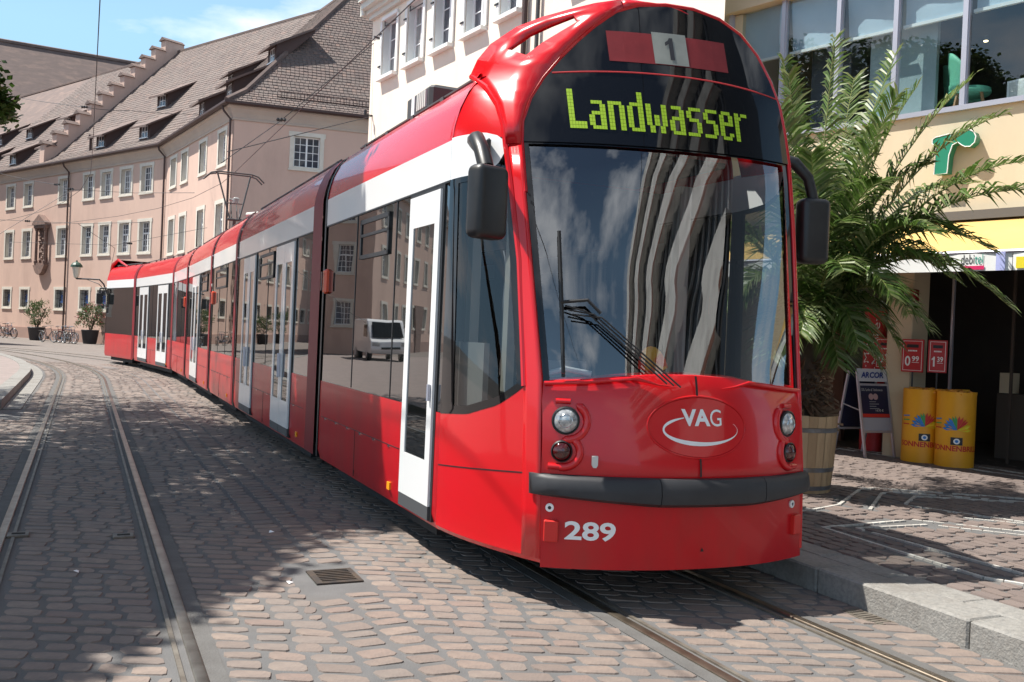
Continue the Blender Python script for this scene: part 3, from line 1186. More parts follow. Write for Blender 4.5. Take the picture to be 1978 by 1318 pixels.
# roof equipment
mb = MB()
mb.bbox(.32, .95, 1.45, 2.1, 3.56, 3.80, .03)
rb = mb.build('roof_box', DGREY, tram, fix=True)
mb = MB()
for k in range(5):
    mb.box(.30, .325, 1.52 + k * .05, 1.55 + k * .05, 3.61, 3.76)
mb.build('grille', LGREY, rb)
MB().box(.312, .33, 1.85, 1.93, 3.60, 3.77).build('white_plate', LETTERWHITE, rb)
MB().bbox(.5, 1.9, 5.5, 8.2, 3.56, 3.70, .04).build('roof_unit', ALU, tram, fix=True)
MB().bbox(.5, 1.9, 15.6, 17.2, 3.56, 3.70, .04).build('roof_unit', ALU, tram, fix=True)
MB().bbox(.5, 1.9, 23.0, 26.5, 3.56, 3.68, .04).build('roof_unit', ALU, tram, fix=True)
mb = MB()
mb.tube([(.5, 12.0, 3.58), (.5, 12.0, 3.70)], .05, 8).tube([(.42, 12.05, 3.72), (.62, 11.9, 3.74)], .05, 8)
mb.build('roof_horn', LGREY, tram)

# pantograph
PY = 19.3
mb = MB()
mb.box(.75, 1.62, PY - .35, PY + .55, 3.60, 3.66)
for x in (.8, 1.57):
    mb.tube([(x, PY - .3, 3.55), (x, PY - .3, 3.72)], .03, 6).tube([(x, PY + .5, 3.55), (x, PY + .5, 3.72)], .03, 6)
pg = mb.build('pantograph', DGREY, tram)
mb = MB()
mb.tube([(1.185, PY + .42, 3.72), (1.185, PY + .1, 4.10), (1.185, PY - .05, 4.38)], .045, 8)
mb.tube([(1.0, PY - .05, 4.38), (1.37, PY - .05, 4.38)], .035, 8)
for sx_ in (-1, 1):
    mb.tube([(1.185 + sx_ * .12, PY - .05, 4.38), (1.185 + sx_ * .42, PY + .35, 5.60)], .022, 6)
    mb.tube([(1.185 + sx_ * .07, PY - .02, 4.40), (1.185 + sx_ * .07, PY + .25, 4.85)], .014, 6)
mb.tube([(1.185 - .24, PY + .15, 4.83), (1.185 + .24, PY + .15, 4.83)], .014, 6)
mb.build('arm', DGREY, pg)
mb = MB()
for dy in (-.16, .16):
    mb.tube([(.42, PY + .35 + dy, 5.45), (.58, PY + .35 + dy, 5.60), (.75, PY + .35 + dy, 5.645), (1.62, PY + .35 + dy, 5.645), (1.79, PY + .35 + dy, 5.60), (1.95, PY + .35 + dy, 5.45)], .02, 6)
for x in (.72, 1.65):
    mb.tube([(x, PY + .19, 5.62), (x, PY + .51, 5.62)], .018, 6)
mb.build('collector_head', DGREY, pg)
mb = MB()
mb.tube([(1.4, PY + .5, 3.7), (1.4, PY + .55, 4.75)], .02, 6).bbox(1.2, 1.36, PY + .42, PY + .62, 4.86, 5.04, .03).tube([(1.2, PY + .5, 4.95), (1.1, PY + .5, 4.98)], .03, 6)
mb.build('drive_lamp', GREY, pg, fix=True)

# ---- left side of the cab (and its mirror image)
def side_o(v):
    return .28 * v ** 1.7


def cabside(v, z, extra=0.0):
    z_ = min(max(z, .1), 4.2)
    return Lp(v * interp(z_, ZK, LK), side_o(v) - extra, z)


def mirror_right(p):
    """the right-hand twin of a point of the left cab side; the front stands a little farther forward there"""
    o, z = p.x, min(max(p.z, .1), 4.2)
    f = max(0.0, min(1.0, -p.y / interp(z, ZK, LK)))
    return Vector((WID - o, p.y - (interp(z, ZK, RK) - interp(z, ZK, LK)) * f, p.z))


VS = lin(0, .875, 15)
zb_v = [0, .36, .66, .8, .875]
zb_z = [1.088, 1.117, 1.205, 1.29, 1.345]
zt_v = [0, .5, .73, .8, .875]
zt_z = [2.735, 2.745, 2.79, 2.86, 2.93]
z1_v = [0, .6, .76, .83, .875]
z1_z = [3.03, 3.03, 3.0, 2.96, 2.93]


def both(mk, name, mt, parent=tram, solidify=0, sharp=40, sides=(0, 1)):
    r = []
    for side in sides:
        mb = MB()
        mk(mb, (lambda p: p) if side == 0 else mirror_right)
        ob = mb.build(name, mt, parent, sharp=sharp)
        if solidify:
            solid(ob, solidify, 0)
        r.append(ob)
    return r


V0 = lin(-.13, 0, 2)
both(lambda mb, q: mb.grid(lambda v, t: q(cabside(v, .30 + (interp(v, zb_v, zb_z) - .30) * t)), VS, lin(0, 1, 10)), 'cab_side_panel', RED)
both(lambda mb, q: mb.grid(lambda v, t: q(cabside(max(v, 0), .27 + .035 * t, -.02 * (1 - t))), VS + [1.0], [0, 1]), 'cab_skirt', RED)
both(lambda mb, q: mb.grid(lambda v, z: q(cabside(v, z)), lin(.875, 1.0, 5), [.30, .6, .86, 1.1, 1.4, 1.7, 2.0, 2.25, 2.5, 2.7, 2.93]), 'front_pillar', RED, solidify=.02)
# frames of the cab side window in black, the pane itself inside
def cabframe(mb, q):
    def fr(v, t):
        b_, t_ = interp(v, zb_v, zb_z), interp(v, zt_v, zt_z)
        return q(cabside(v, b_ + (t_ - b_) * t, .002))
    mb.grid(fr, lin(0, .875, 15), [0, .035, .05, .95, .975, 1.0], skip=lambda i, j: 3 <= i <= 12 and 1 <= j <= 3)
both(cabframe, 'cab_window_frame', SCREEN)
def cabpane(mb, q):
    def fr(v, t):
        b_, t_ = interp(v, zb_v, zb_z), interp(v, zt_v, zt_z)
        return q(cabside(v, b_ + (t_ - b_) * t, -.004))
    mb.grid(fr, lin(.16, .83, 10), lin(.02, .985, 8))
both(cabpane, 'cab_side_window', CABGLASS)
both(lambda mb, q: mb.grid(lambda v, t: q(cabside(v, interp(v, zt_v, zt_z) * (1 - t) + interp(v, z1_v, z1_z) * t, .002)), VS, [0, .5, 1]), 'cab_white_stripe', WHITE)
# black seam between upper and lower cab panel, with the panel joint behind the door
both(lambda mb, q: mb.grid(lambda v, t: q(cabside(v, .722 + .09 * v + .008 * t, .002)), VS + [.95, 1.0], [0, 1]), 'cab_seam', BLACK)

# shoulder above the stripe and the hood that carries the display
FU = [(.468, .207, 2.93), (.414, .209, 3.076), (.307, .203, 3.234), (.144, .184, 3.38), (-.19, .2, 3.537),
      (-.137, .23, 3.646), (-.073, .3, 3.754), (.104, .42, 3.849), (.252, .55, 3.9), (.354, .7, 3.948), (.452, .85, 3.99), (.55, 1.0, 4.014)]
AU = [(.28, 2.93), (.3, 3.09), (.33, 3.19), (.36, 3.26), (.41, 3.35), (.46, 3.43), (.51, 3.50), (.58, 3.58), (.65, 3.66), (.74, 3.76), (.86, 3.86), (1.0, 3.95)]
COVE_Z = [3.0, 3.076, 3.16, 3.234, 3.31, 3.38, 3.46, 3.537]


def cove_o(z):
    return .22 * ((z - 3.0) / .5) ** 1.8 if z > 3 else 0


def shoulder(mb, q):
    sf = [FU[0], FU[1], FU[2], FU[3], FU[4]]
    def fr(t, k):
        z = 2.99 + (3.545 - 2.99) * k
        sF = interp(z, [a[2] for a in sf], [a[0] for a in sf])
        oF = interp(z, [a[2] for a in sf], [a[1] for a in sf])
        s_ = -.05 + (sF + .05) * t
        o0 = cove_o(z) * .85
        v = max(0, t)
        return q(Lp(s_, o0 + (oF - o0) * v ** 1.7, z))
    mb.grid(fr, lin(0, 1, 9), lin(0, 1, 9))
both(shoulder, 'cab_shoulder', RED, sides=(0,))


def hood(mb, q):
    TT = [0, .30, .62, 1.0]
    def fr(i, j):
        a = Vector(Lp(*FU[i]))
        o, z = AU[i]
        b = F(o, z, -.005)
        right = q(Vector((0, 0, 0))).x > 1
        if right:
            a.x = WID - a.x - .06
            b = F(WID - o - .03, z - .03, -.02)
        t = TT[j]
        p = a + (b - a) * t
        bow = sin(pi * t) * .008
        return p + (Vector((-bow, bow * .4, bow * .8)) if not right else Vector((0, 0, 0)))
    mb.grid(fr, list(range(len(FU))), [0, 1, 2, 3], skip=lambda i, j: j == 1 and 6 <= i <= 8)
both(hood, 'hood', RED, solidify=.035)
mb = MB()
mb.grid(lambda o, k: [Lp(.55, o, 4.02 + .012 * (1 - ((o - 1.225) / .225) ** 2)), F(o, 3.95 + .052 * (1 - ((o - 1.225) / .225) ** 2), -.005)][k], lin(1.0, 1.45, 9), [0, 1])
solid(mb.build('hood_top', RED, tram, sharp=60), .03, 0)
both(lambda mb, q: mb.tube([q(Lp(*p)) for p in [(.889, .222, 1.344), (.856, .222, 1.522), (.713, .232, 2.15), (.552, .217, 2.679)] + FU[:5]], .022, 8), 'hood_edge', RED, sides=(0,))

# ---- front: lower panel, rim, bumper, windscreen, display
def rim(o):
    return interp(o, [.28, .5, .73, .95, 1.22, 1.5, 1.7, 1.95, 2.17], [1.385, 1.40, 1.43, 1.45, 1.455, 1.445, 1.42, 1.395, 1.38])


OS = lin(.28, 2.17, 31)
mb = MB()
mb.grid(lambda o, t: F(o, .25 + (.80 - .25) * t), OS, lin(0, 1, 8))
mb.build('front_skirt', REDSKIRT, tram, sharp=60)
mb = MB()
mb.grid(lambda o, t: F(o, .80 + (rim(o) - .80) * t, -.028 * t ** 6 + .012 * sin(pi * min(1, max(0, t))) ), OS, lin(0, 1, 16))
fp = mb.build('front_panel', RED, tram, sharp=60)
mb = MB()
prof = [(-.028, 0), (-.05, .012), (-.10, .016), (-.22, .006), (-.26, -.05)]
mb.grid(lambda o, k: F(o, rim(o)) + Vector((0, -prof[k][0], prof[k][1])), OS, list(range(5)))
mb.build('nose_ledge', RED, tram, sharp=60)
# crease lines of the bonnet
mb = MB()
mb.tube([F(o, rim(o) - .012, .004) for o in lin(.29, .8, 8)] + [F(.95, 1.392, .008), F(1.08, 1.378, .004)], [.012] * 8 + [.006, .002], 6)
mb.tube([F(o, rim(o) - .012, .004) for o in lin(2.15, 1.62, 8)] + [F(1.5, 1.392, .008), F(1.4, 1.378, .004)], [.012] * 8 + [.006, .002], 6)
mb.build('bonnet_crease', RED, fp, sharp=60)
mb = MB()
mb.grid(lambda z, o: F(o, z, .0165), [.83, .90, .945], [1.197, 1.209])
mb.grid(lambda z, o: F(o, z, .013), [1.325, 1.39, 1.452], [1.197, 1.212])
mb.grid(lambda o, z: F(o, z, .006), OS, [.812, .822])
mb.build('front_seam', BLACK, fp)
# bumper in three pieces
for k, (a, b) in enumerate(((.225, .908), (.913, 1.663), (1.668, 2.235))):
    mb = MB()
    prof = [(-.05, .645), (.05, .648), (.085, .67), (.09, .72), (.08, .79), (.055, .82), (-.05, .822)]
    us = lin(a, b, 12)
    def bp_(o, q):
        e = abs(o - 1.23) / 1.0
        tp = 1 - .28 * max(0, e - .35) / .65
        zc = .735
        edge = max(0, e - .9) / .1
        return F(min(max(o, .2), 2.25), zc + (prof[q][1] - zc) * tp + .03 * max(0, e - .3), prof[q][0] * (1 - .6 * edge ** 2))
    mb.grid(bp_, us, list(range(7)))
    n = len(us)
    mb.f.append(tuple(range(7)))
    mb.f.append(tuple(range((n - 1) * 7, n * 7)))
    mb.mi += [0, 0]
    mb.build('bumper', RUBBER, tram, sharp=50)
# oval badge, lettering, swoosh, fleet number
def on_front(v, f, o0, z0, d, name, mt, parent, sc=1):
    return MB().add([F(o0 + p[0] * sc, z0 + p[1] * sc, d) for p in v], f).build(name, mt, parent)


mb = MB()
mb.tube([F(1.212 + .345 * cos(a), 1.135 + .19 * sin(a), .010) for a in lin(0, 2 * pi, 49)[:-1]], .008, 6, closed=True)
oval = mb.build('oval_badge', RED, fp)
mb = MB()
mb.add([F(1.212 + .335 * cos(a) * r, 1.135 + .182 * sin(a) * r, .0145) for r in (1, .66, .33) for a in lin(0, 2 * pi, 41)[:-1]],
       [(k * 40 + i, k * 40 + (i + 1) % 40, (k + 1) * 40 + (i + 1) % 40, (k + 1) * 40 + i) for k in range(2) for i in range(40)] + [tuple(range(80, 120))])
mb.build('badge_field', RED, oval, sharp=60)
v, f = fit_text('VA', .20, .105, bold=.035)
on_front(v, f, 1.085, 1.143, .0185, 'badge_letters', LETTERWHITE, oval)
v, f = fit_text('G', .082, .105, bold=.0)
on_front(v, f, 1.285, 1.143, .0185, 'badge_letters', LETTERWHITE, oval)
mb = MB()
pts = []
for k, a in enumerate(lin(radians(118), radians(388), 34)):
    wv = .014 * min(1, k / 5 + .2) * (1 if k < 16 else max(.12, 1 - (k - 16) / 17))
    c_ = Vector((1.225 + .262 * cos(a), 1.118 + .085 * sin(a)))
    r_ = Vector((cos(a) * .45, sin(a)))
    pts.append((c_ + r_ * wv, c_ - r_ * wv))
mb.add([F(q.x, q.y, .0185) for p in pts for q in p], [(2 * i, 2 * i + 1, 2 * i + 3, 2 * i + 2) for i in range(33)])
mb.build('badge_swoosh', LETTERWHITE, oval)
v, f = fit_text('289', .285, .115, bold=.025)
on_front(v, f, .405, .425, .004, 'fleet_number', LETTERWHITE, tram)
# shield plate, tow eyes, square reflectors
mb = MB()
mb.prism([(-.018, .035), (.018, .035), (.018, -.02), (.009, -.036), (-.009, -.036), (-.018, -.02)], -.02, .012, M=Matrix.Translation(F(.553, .91, .018)) @ Matrix.Rotation(radians(-22), 4, 'Z'))
mb.build('shield_plate', LGREY, fp, fix=True)
for o in (.325, 2.03):
    M = Matrix.Translation(F(o, .615, .004)) @ Matrix.Rotation(radians(-30 if o < 1 else 18), 4, 'Z') @ Matrix.Rotation(radians(90), 4, 'X')
    e_ = MB().lathe([(.026, -.01), (.026, .008), (.011, .010)], 16, M=M, cap=False).build('tow_eye', LETTERWHITE, tram)
    MB().lathe([(.011, -.01), (.011, .002)], 12, M=M).build('eye_bore', BLACK, e_)
for o0, rz in ((.33, -30), (2.08, 20)):
    M = Matrix.Translation(F(o0, .475, .012)) @ Matrix.Rotation(radians(rz), 4, 'Z')
    r_ = MB().bbox(-.045, .045, -.02, .03, -.066, .066, .006, M=M).build('square_reflector', RED2, tram, fix=True)
mb = MB()
mb.add([F(1.24, .36, .004), F(1.265, .36, .004), F(1.252, .385, .004)], [(0, 1, 2)])
mb.build('jacking_mark', BLACK, tram)


# lamps
def lamp(o, z, r, name, glass, rz):
    nrm = Matrix.Rotation(radians(rz), 4, 'Z')
    M = Matrix.Translation(F(o, z, .012)) @ nrm @ Matrix.Rotation(radians(90), 4, 'X')
    h = MB().lathe([(r * 1.12, -.03), (r * 1.12, .012), (r * 1.0, .018), (r * .97, .006)], 28, M=M, cap=False).build(name, BLACK, tram, sharp=40)
    mb = MB().lathe([(r * .98, .006), (r * .85, .02), (r * .55, .034), (r * .2, .04)], 28, M=M)
    mb.build('lens', glass, h, sharp=60)
    if 'head' in name:
        MB().lathe([(r * .55, .0345), (r * .52, .037), (r * .5, .0355)], 24, M=M, cap=False).build('lens_ring', CHROME, h)
    return h


for sg in (0, 1):
    o1, o2 = (.402, .381) if sg == 0 else (1.968, 1.975)
    rz = -30 if sg == 0 else 16
    lamp(o1, 1.151, .078, 'headlight', LAMPGLASS, rz)
    lamp(o2, .963, .060, 'tail_lamp', TAILGLASS, rz)
    d = 1 if sg == 0 else -1
    mb = MB()
    # moulded cups round the lamps, open towards the side
    for (oc, zc, rr, a0, a1) in ((o1, 1.151, .118, -100, 60), (o2, .963, .098, -105, 55)):
        mb.tube([F(oc + d * rr * cos(radians(a)), zc + rr * sin(radians(a)), .008) for a in lin(a0, a1, 15)], [.006] + [.026] * 13 + [.006], 8)
    mb.tube([F(o2 + d * k, .868, .012) for k in lin(-.07, .02, 5)], .02, 8)
    mb.tube([F(o1 + d * k, 1.268, .004) for k in lin(-.05, .03, 5)], .018, 8)
    mb.build('lamp_surround', RED, fp, sharp=50)

# windscreen
mb = MB()
mb.grid(lambda o, t: F(o, rim(o) + .0 + (2.955 - rim(o)) * t, -.035), lin(.30, 2.15, 25), lin(0, 1, 16))
ws = mb.build('windscreen', WINDSHIELD, tram, sharp=80)
mb = MB()
for a, b in ((.285, .325), (2.105, 2.165)):
    mb.grid(lambda o, z: F(o, z, -.012), lin(a, b, 3), lin(1.38, 2.96, 12))
mb.grid(lambda o, z: F(o, z, -.012), OS, [2.935, 2.965])
mb.build('windscreen_edge', SCREEN, ws)
# black front of the display, up to the arch
ARCH = [(.285, 2.95), (.30, 3.09), (.36, 3.258), (.447, 3.409), (.552, 3.546), (.675, 3.685), (.801, 3.808), (.947, 3.925), (1.1, 3.985), (1.3, 4.01), (1.5, 4.005), (1.7, 3.96),
        (1.87, 3.87), (2.0, 3.73), (2.09, 3.55), (2.145, 3.35), (2.165, 3.15), (2.168, 2.95)]
zz = [2.95, 3.02, 3.1, 3.2, 3.3, 3.4, 3.48, 3.5, 3.6, 3.7, 3.8, 3.88, 3.94, 3.98, 4.005]
left_z = [a[1] for a in ARCH[:10]]
left_o = [a[0] for a in ARCH[:10]]
right_z = [a[1] for a in reversed(ARCH[9:])]
right_o = [a[0] for a in reversed(ARCH[9:])]
mb = MB()
mb.grid(lambda z, t: F(interp(z, left_z, left_o) * (1 - t) + interp(z, right_z, right_o) * t, z, 0), zz, lin(0, 1, 14))
disp = mb.build('destination_display', SCREEN, tram, sharp=80)
fullarch = [(.282, 1.40), (.28, 1.8), (.28, 2.2), (.28, 2.6)] + ARCH + [(2.17, 2.5), (2.17, 2.0), (2.17, 1.4), (2.17, .8), (2.17, .3)]
mb = MB()
mb.tube([F(o, z, -.008) for o, z in fullarch[3:]], .017, 6)
mb.build('arch_trim', RED, tram, sharp=60)
mb = MB()
mb.tube([F(o, 3.475 - .05 * ((o - 1.2) / .9) ** 2, .0) for o in lin(.50, 2.115, 20)], .006, 5)
mb.build('display_line', SIGNRED, disp)

GL = {'L': ['##....'] * 9 + ['######'] * 2,
      'a': ['.####.', '....##', '....##', '.#####', '##..##', '##..##', '##..##', '.#####'],
      'n': ['#####.'] + ['##..##'] * 7,
      'd': ['....##'] * 3 + ['.#####'] + ['##..##'] * 6 + ['.#####'],
      'w': ['##....##'] * 3 + ['##.##.##'] * 3 + ['.##..##.'] * 2,
      's': ['.#####', '##....', '##....', '.####.', '....##', '....##', '....##', '#####.'],
      'e': ['.####.', '##..##', '##..##', '######', '##....', '##....', '##..##', '.####.'],
      'r': ['##.###', '###...'] + ['##....'] * 6}
cols = sum(len(GL[c][0]) + 1 for c in 'Landwasser') - 1
mb = MB()
cw, ch = (1.80 - .57) / cols, .0255
x = 0
for c in 'Landwasser':
    rows = GL[c]
    for r, row in enumerate(reversed(rows)):
        for q, chh in enumerate(row):
            if chh == '#':
                o0 = .57 + (x + q) * cw
                z0 = 3.052 + r * ch
                mb.add([F(o0 + a * (cw - .0012), z0 + b_ * (ch - .0018), .004) for a, b_ in ((0, 0), (1, 0), (1, 1), (0, 1))], [(0, 1, 2, 3)])
    x += len(rows[0]) + 1
mb.build('destination_text', LED, disp)
mb = MB()
mb.grid(lambda o, z: F(o, z, .003), lin(.86, 1.70, 9), lin(3.55, 3.775, 4))
ln = mb.build('line_box', LINERED, disp)
mb = MB()
mb.grid(lambda o, z: F(o, z, .006), lin(1.16, 1.40, 4), lin(3.555, 3.79, 4))
mb.build('line_panel', LINEWHITE, ln)
v, f = ONE(.085, .165)
on_front(v, f, 1.235, 3.59, .009, 'line_number', LETTERBLACK, ln)

# wiper
mb = MB()
mb.tube([F(.435, 2.34, .03), F(.41, 1.87, .035), F(.385, 1.44, .03)], .014, 6)
wp = mb.build('wiper_blade', BLACK, tram)
mb = MB()
for k in (0, .045, .09):
    mb.tube([F(.42 + k * .4, 1.86 - k * .6, .05), F(.53 + k, 1.83 - k * .4, .06), F(.98 + k, 1.40 - k * .2, .05)], .006, 5)
mb.tube([F(.40, 1.88, .045), F(.55, 1.90, .055), F(.62, 1.82, .05)], .012, 5)
mb.build('wiper_arm', BLACK, wp)

# mirrors on bent arms
M0 = Matrix.Translation(Lp(.92, -.10, 2.475)) @ Matrix.Rotation(radians(18), 4, 'Z')
mr = rbox(-.125, .125, -.075, .075, -.235, .215, .05, 'mirror', BLACK, tram, M0)
mb = MB()
mb.tube([Lp(.33, .10, 2.90), Lp(.48, -.02, 2.93), Lp(.66, -.08, 2.90), Lp(.80, -.10, 2.80), Lp(.88, -.10, 2.68)], [.05, .055, .052, .05, .05], 10)
mb.build('mirror_arm', BLACK, mr, sharp=50, M=M0.inverted())
mb = MB()
mb.bbox(-.07, .07, -.015, .015, -.09, .07, .01, M=Matrix.Translation(Lp(.36, .115, 2.90)) @ Matrix.Rotation(radians(80), 4, 'Z'))
mb.build('mirror_foot', BLACK, mr, fix=True, M=M0.inverted())
M0 = Matrix.Translation(Lp(.97, 2.42, 2.50)) @ Matrix.Rotation(radians(-12), 4, 'Z')
mr = rbox(-.115, .115, -.075, .075, -.235, .235, .05, 'mirror', BLACK, tram, M0)
mb = MB()
mb.tube([Lp(.84, 2.15, 3.02), Lp(.93, 2.27, 2.98), Lp(.96, 2.37, 2.88), Lp(.97, 2.42, 2.72)], [.045, .045, .04, .04], 10)
mb.build('mirror_arm', BLACK, mr, sharp=50, M=M0.inverted())

# ---- inside of the driver's cab
mb = MB()
mb.grid(lambda o, k: Lp(*[(S(o, 1.38) - .10, 1.30), (S(o, 1.38) - .35, 1.36), (.30, 1.22), (.28, .7)][k][:1], o, [1.30, 1.36, 1.22, .7][k]), lin(.34, 2.11, 10), [0, 1, 2, 3])
mb.build('cab_dashboard', DARK, tram)
pl = [cabside(v, .5) for v in lin(0, 1, 8)] + [F(o, .5, -.03) for o in lin(.34, 2.11, 10)] + [mirror_right(cabside(v, .5)) for v in lin(1, 0, 8)]
pl = [Vector((.02, .95, .5))] + [Vector((min(max(p.x, .02), 2.43), p.y + .01, .5)) for p in pl] + [Vector((2.43, .95, .5))]
MB().add(pl, [tuple(range(len(pl)))]).build('cab_floor', DARK, tram)
MB().box(.3, 2.15, -.28, 1.0, 3.02, 3.06).build('cab_ceiling', DARK, tram)
mb = MB()
mb.box(.05, 2.40, .98, 1.02, .6, 1.3).box(.05, .55, .98, 1.02, 1.3, 3.0).box(1.9, 2.40, .98, 1.02, 1.3, 3.0).box(.55, 1.9, .98, 1.02, 2.45, 3.0)
mb.build('cab_partition', DARK, tram)
mb = MB()
mb.box(.20, .27, .02, .12, .6, 3.0).box(.30, .36, -.42, -.34, 1.2, 3.0).box(1.95, 2.05, .0, .10, .6, 2.9)
mb.build('cab_post', LGREY, tram)
mb = MB()
mb.bbox(.95, 1.45, .25, .75, 1.0, 1.12, .04).bbox(.97, 1.43, .68, .82, 1.1, 1.85, .05).bbox(1.08, 1.32, .70, .80, 1.85, 2.05, .04)
mb.build('driver_seat', DGREY, tram, fix=True)
mb = MB()
mb.box(.10, .14, -.5, .1, 1.15, 1.6)
mb.box(.55, .85, -.55, -.45, 1.36, 1.50)
mb.build('cab_console', GREY, tram)
mb = MB()
n = 9
pc = [F(.99 + .10 * cos(a), 1.47 + .16 * sin(a), -.10) for a in lin(radians(10), radians(175), n)]
mb.add([F(1.0, 1.45, -.10)] + pc, [(0, i, i + 1) for i in range(1, n)])
mb.build('pennant', mat('pennant_orange', (0.85, 0.45, 0.02), 0.6, col2=(0.80, 0.04, 0.015), vs=9, vlo=.45, vhi=.55), tram)
solid(bpy.data.objects['pennant'], .004)
mb = MB()
mb.tube([F(.34, 1.43, -.07), F(.44, 1.465, -.07), F(.58, 1.44, -.06)], .018, 6)
mb.build('dash_tray', LETTERWHITE, tram)
# ------------------------------------------------------------------ buildings
def wall_matrix(px, py, tx, ty):
    """x along the wall, y into the building, z up"""
    return Matrix.Translation((px, py, 0)) @ Matrix.Rotation(atan2(ty, tx), 4, 'Z')


def wall_with_holes(u0, u1, z0, z1, holes):
    us = sorted({u0, u1} | {h[0] for h in holes} | {h[1] for h in holes})
    zs = sorted({z0, z1} | {h[2] for h in holes} | {h[3] for h in holes})
    us = [u for u in us if u0 <= u <= u1]
    zs = [z for z in zs if z0 <= z <= z1]
    mb = MB()
    for i in range(len(us) - 1):
        for j in range(len(zs) - 1):
            cu, cz = (us[i] + us[i + 1]) / 2, (zs[j] + zs[j + 1]) / 2
            if any(h[0] < cu < h[1] and h[2] < cz < h[3] for h in holes):
                continue
            mb.quad((us[i], 0, zs[j]), (us[i + 1], 0, zs[j]), (us[i + 1], 0, zs[j + 1]), (us[i], 0, zs[j + 1]))
    return mb


WCACHE = {}


def window_meshes(key, w, h, nx, ny, transom, depth=.24, sur=.19, ears=True, grille=False, poster=False, half_open=False):
    """meshes of a window whose opening is w x h, origin at the lower left of the opening"""
    if key in WCACHE:
        return WCACHE[key]
    d = depth
    mb = MB()
    fw = .055
    mb.box(0, fw, d - .03, d + .03, 0, h).box(w - fw, w, d - .03, d + .03, 0, h).box(fw, w - fw, d - .03, d + .03, 0, fw).box(fw, w - fw, d - .03, d + .03, h - fw, h)
    zt = h * transom if transom else None
    if zt:
        mb.box(fw, w - fw, d - .045, d + .03, zt - .045, zt + .045)
    mb.box(w / 2 - .04, w / 2 + .04, d - .04, d + .03, fw, (zt - .045) if zt else h - fw)
    for i in range(1, nx):
        if abs(i / nx - .5) < .01:
            if zt:
                mb.box(w / 2 - .018, w / 2 + .018, d - .012, d + .02, zt + .045, h - fw)
            continue
        x = w * i / nx
        if zt:
            mb.box(x - .015, x + .015, d - .012, d + .02, fw, zt - .045).box(x - .015, x + .015, d - .012, d + .02, zt + .045, h - fw)
        else:
            mb.box(x - .015, x + .015, d - .012, d + .02, fw, h - fw)
    zs = [h * j / ny for j in range(1, ny)]
    for z in zs:
        if zt and abs(z - zt) < .12:
            continue
        mb.box(fw, w / 2 - .04, d - .0125, d + .0195, z - .015, z + .015).box(w / 2 + .04, w - fw, d - .0125, d + .0195, z - .015, z + .015)
    frame = mb.mesh('window_frame', FRAMEWHITE)
    pane = MB().box(fw * .5, w - fw * .5, d, d + .008, fw * .5, h - fw * .5).mesh('pane', PANE)
    mb = MB()
    s_ = sur
    mb.box(-s_, 0, -.035, .02, -.12, h + s_).box(w, w + s_, -.035, .02, -.12, h + s_).box(0, w, -.035, .02, h, h + s_).box(-s_ - .04, w + s_ + .04, -.075, .03, -.19, -.12).box(0, w, -.035, .02, -.12, 0)
    if ears:
        mb.box(-s_ - .06, -s_, -.034, .02, h + s_ - .22, h + s_ - .001).box(w + s_, w + s_ + .06, -.034, .02, h + s_ - .22, h + s_ - .001)
    surround = mb.mesh('window_surround', TRIM)
    rv = MB()
    rv.quad((0, -.03, 0), (0, d + .05, 0), (0, d + .05, h), (0, -.03, h)).quad((w, -.03, 0), (w, d + .05, 0), (w, d + .05, h), (w, -.03, h))
    rv.quad((0, -.03, 0), (w, -.03, 0), (w, d + .05, 0), (0, d + .05, 0)).quad((0, -.03, h), (w, -.03, h), (w, d + .05, h), (0, d + .05, h))
    rv.quad((0, d + .3, 0), (w, d + .3, 0), (w, d + .3, h), (0, d + .3, h))
    reveal = rv.mesh('window_reveal', TRIM)
    gr = None
    if grille:
        mb = MB()
        for i in range(7):
            x = w * (i + .5) / 7
            mb.tube([(x, .08, 0), (x, .08, h)], .014, 4)
        for z in (h * .2, h * .5, h * .8):
            mb.box(0, w, .065, .095, z - .014, z + .014)
        gr = mb.mesh('grille', GRILLE)
    po = MB().box(w * .28, w * .75, d - .05, d - .045, h * .28, h * .72).mesh('poster', POSTER) if poster else None
    WCACHE[key] = (frame, pane, surround, reveal, gr, po)
    return WCACHE[key]


def put_window(building, M, u, z, key, *a, **k):
    fr, pa, su, rv, gr, po = window_meshes(key, *a, **k)
    wdw = link('window', fr, building, M @ Matrix.Translation((u, 0, z)))
    link('pane', pa, wdw)
    link('window_surround', su, wdw)
    link('window_reveal', rv, wdw)
    if gr:
        link('grille', gr, wdw)
    if po:
        link('poster', po, wdw)
    return wdw


# --- the long pink building: three walls
pink = thing('pink_building', 'long pink rendered building with steep brown tiled roof, dormers and stepped gable', 'building')
M1 = wall_matrix(-28.024, 60.0, .776, -.631)
C1 = Vector((-20.35, 53.76))
M2 = wall_matrix(C1.x, C1.y, .549, -.836)
C2 = Vector((-13.20, 42.89))
M3 = wall_matrix(C2.x, C2.y, .955, .297)
U1 = 9.89
U2 = 13.0
UL = -78.0
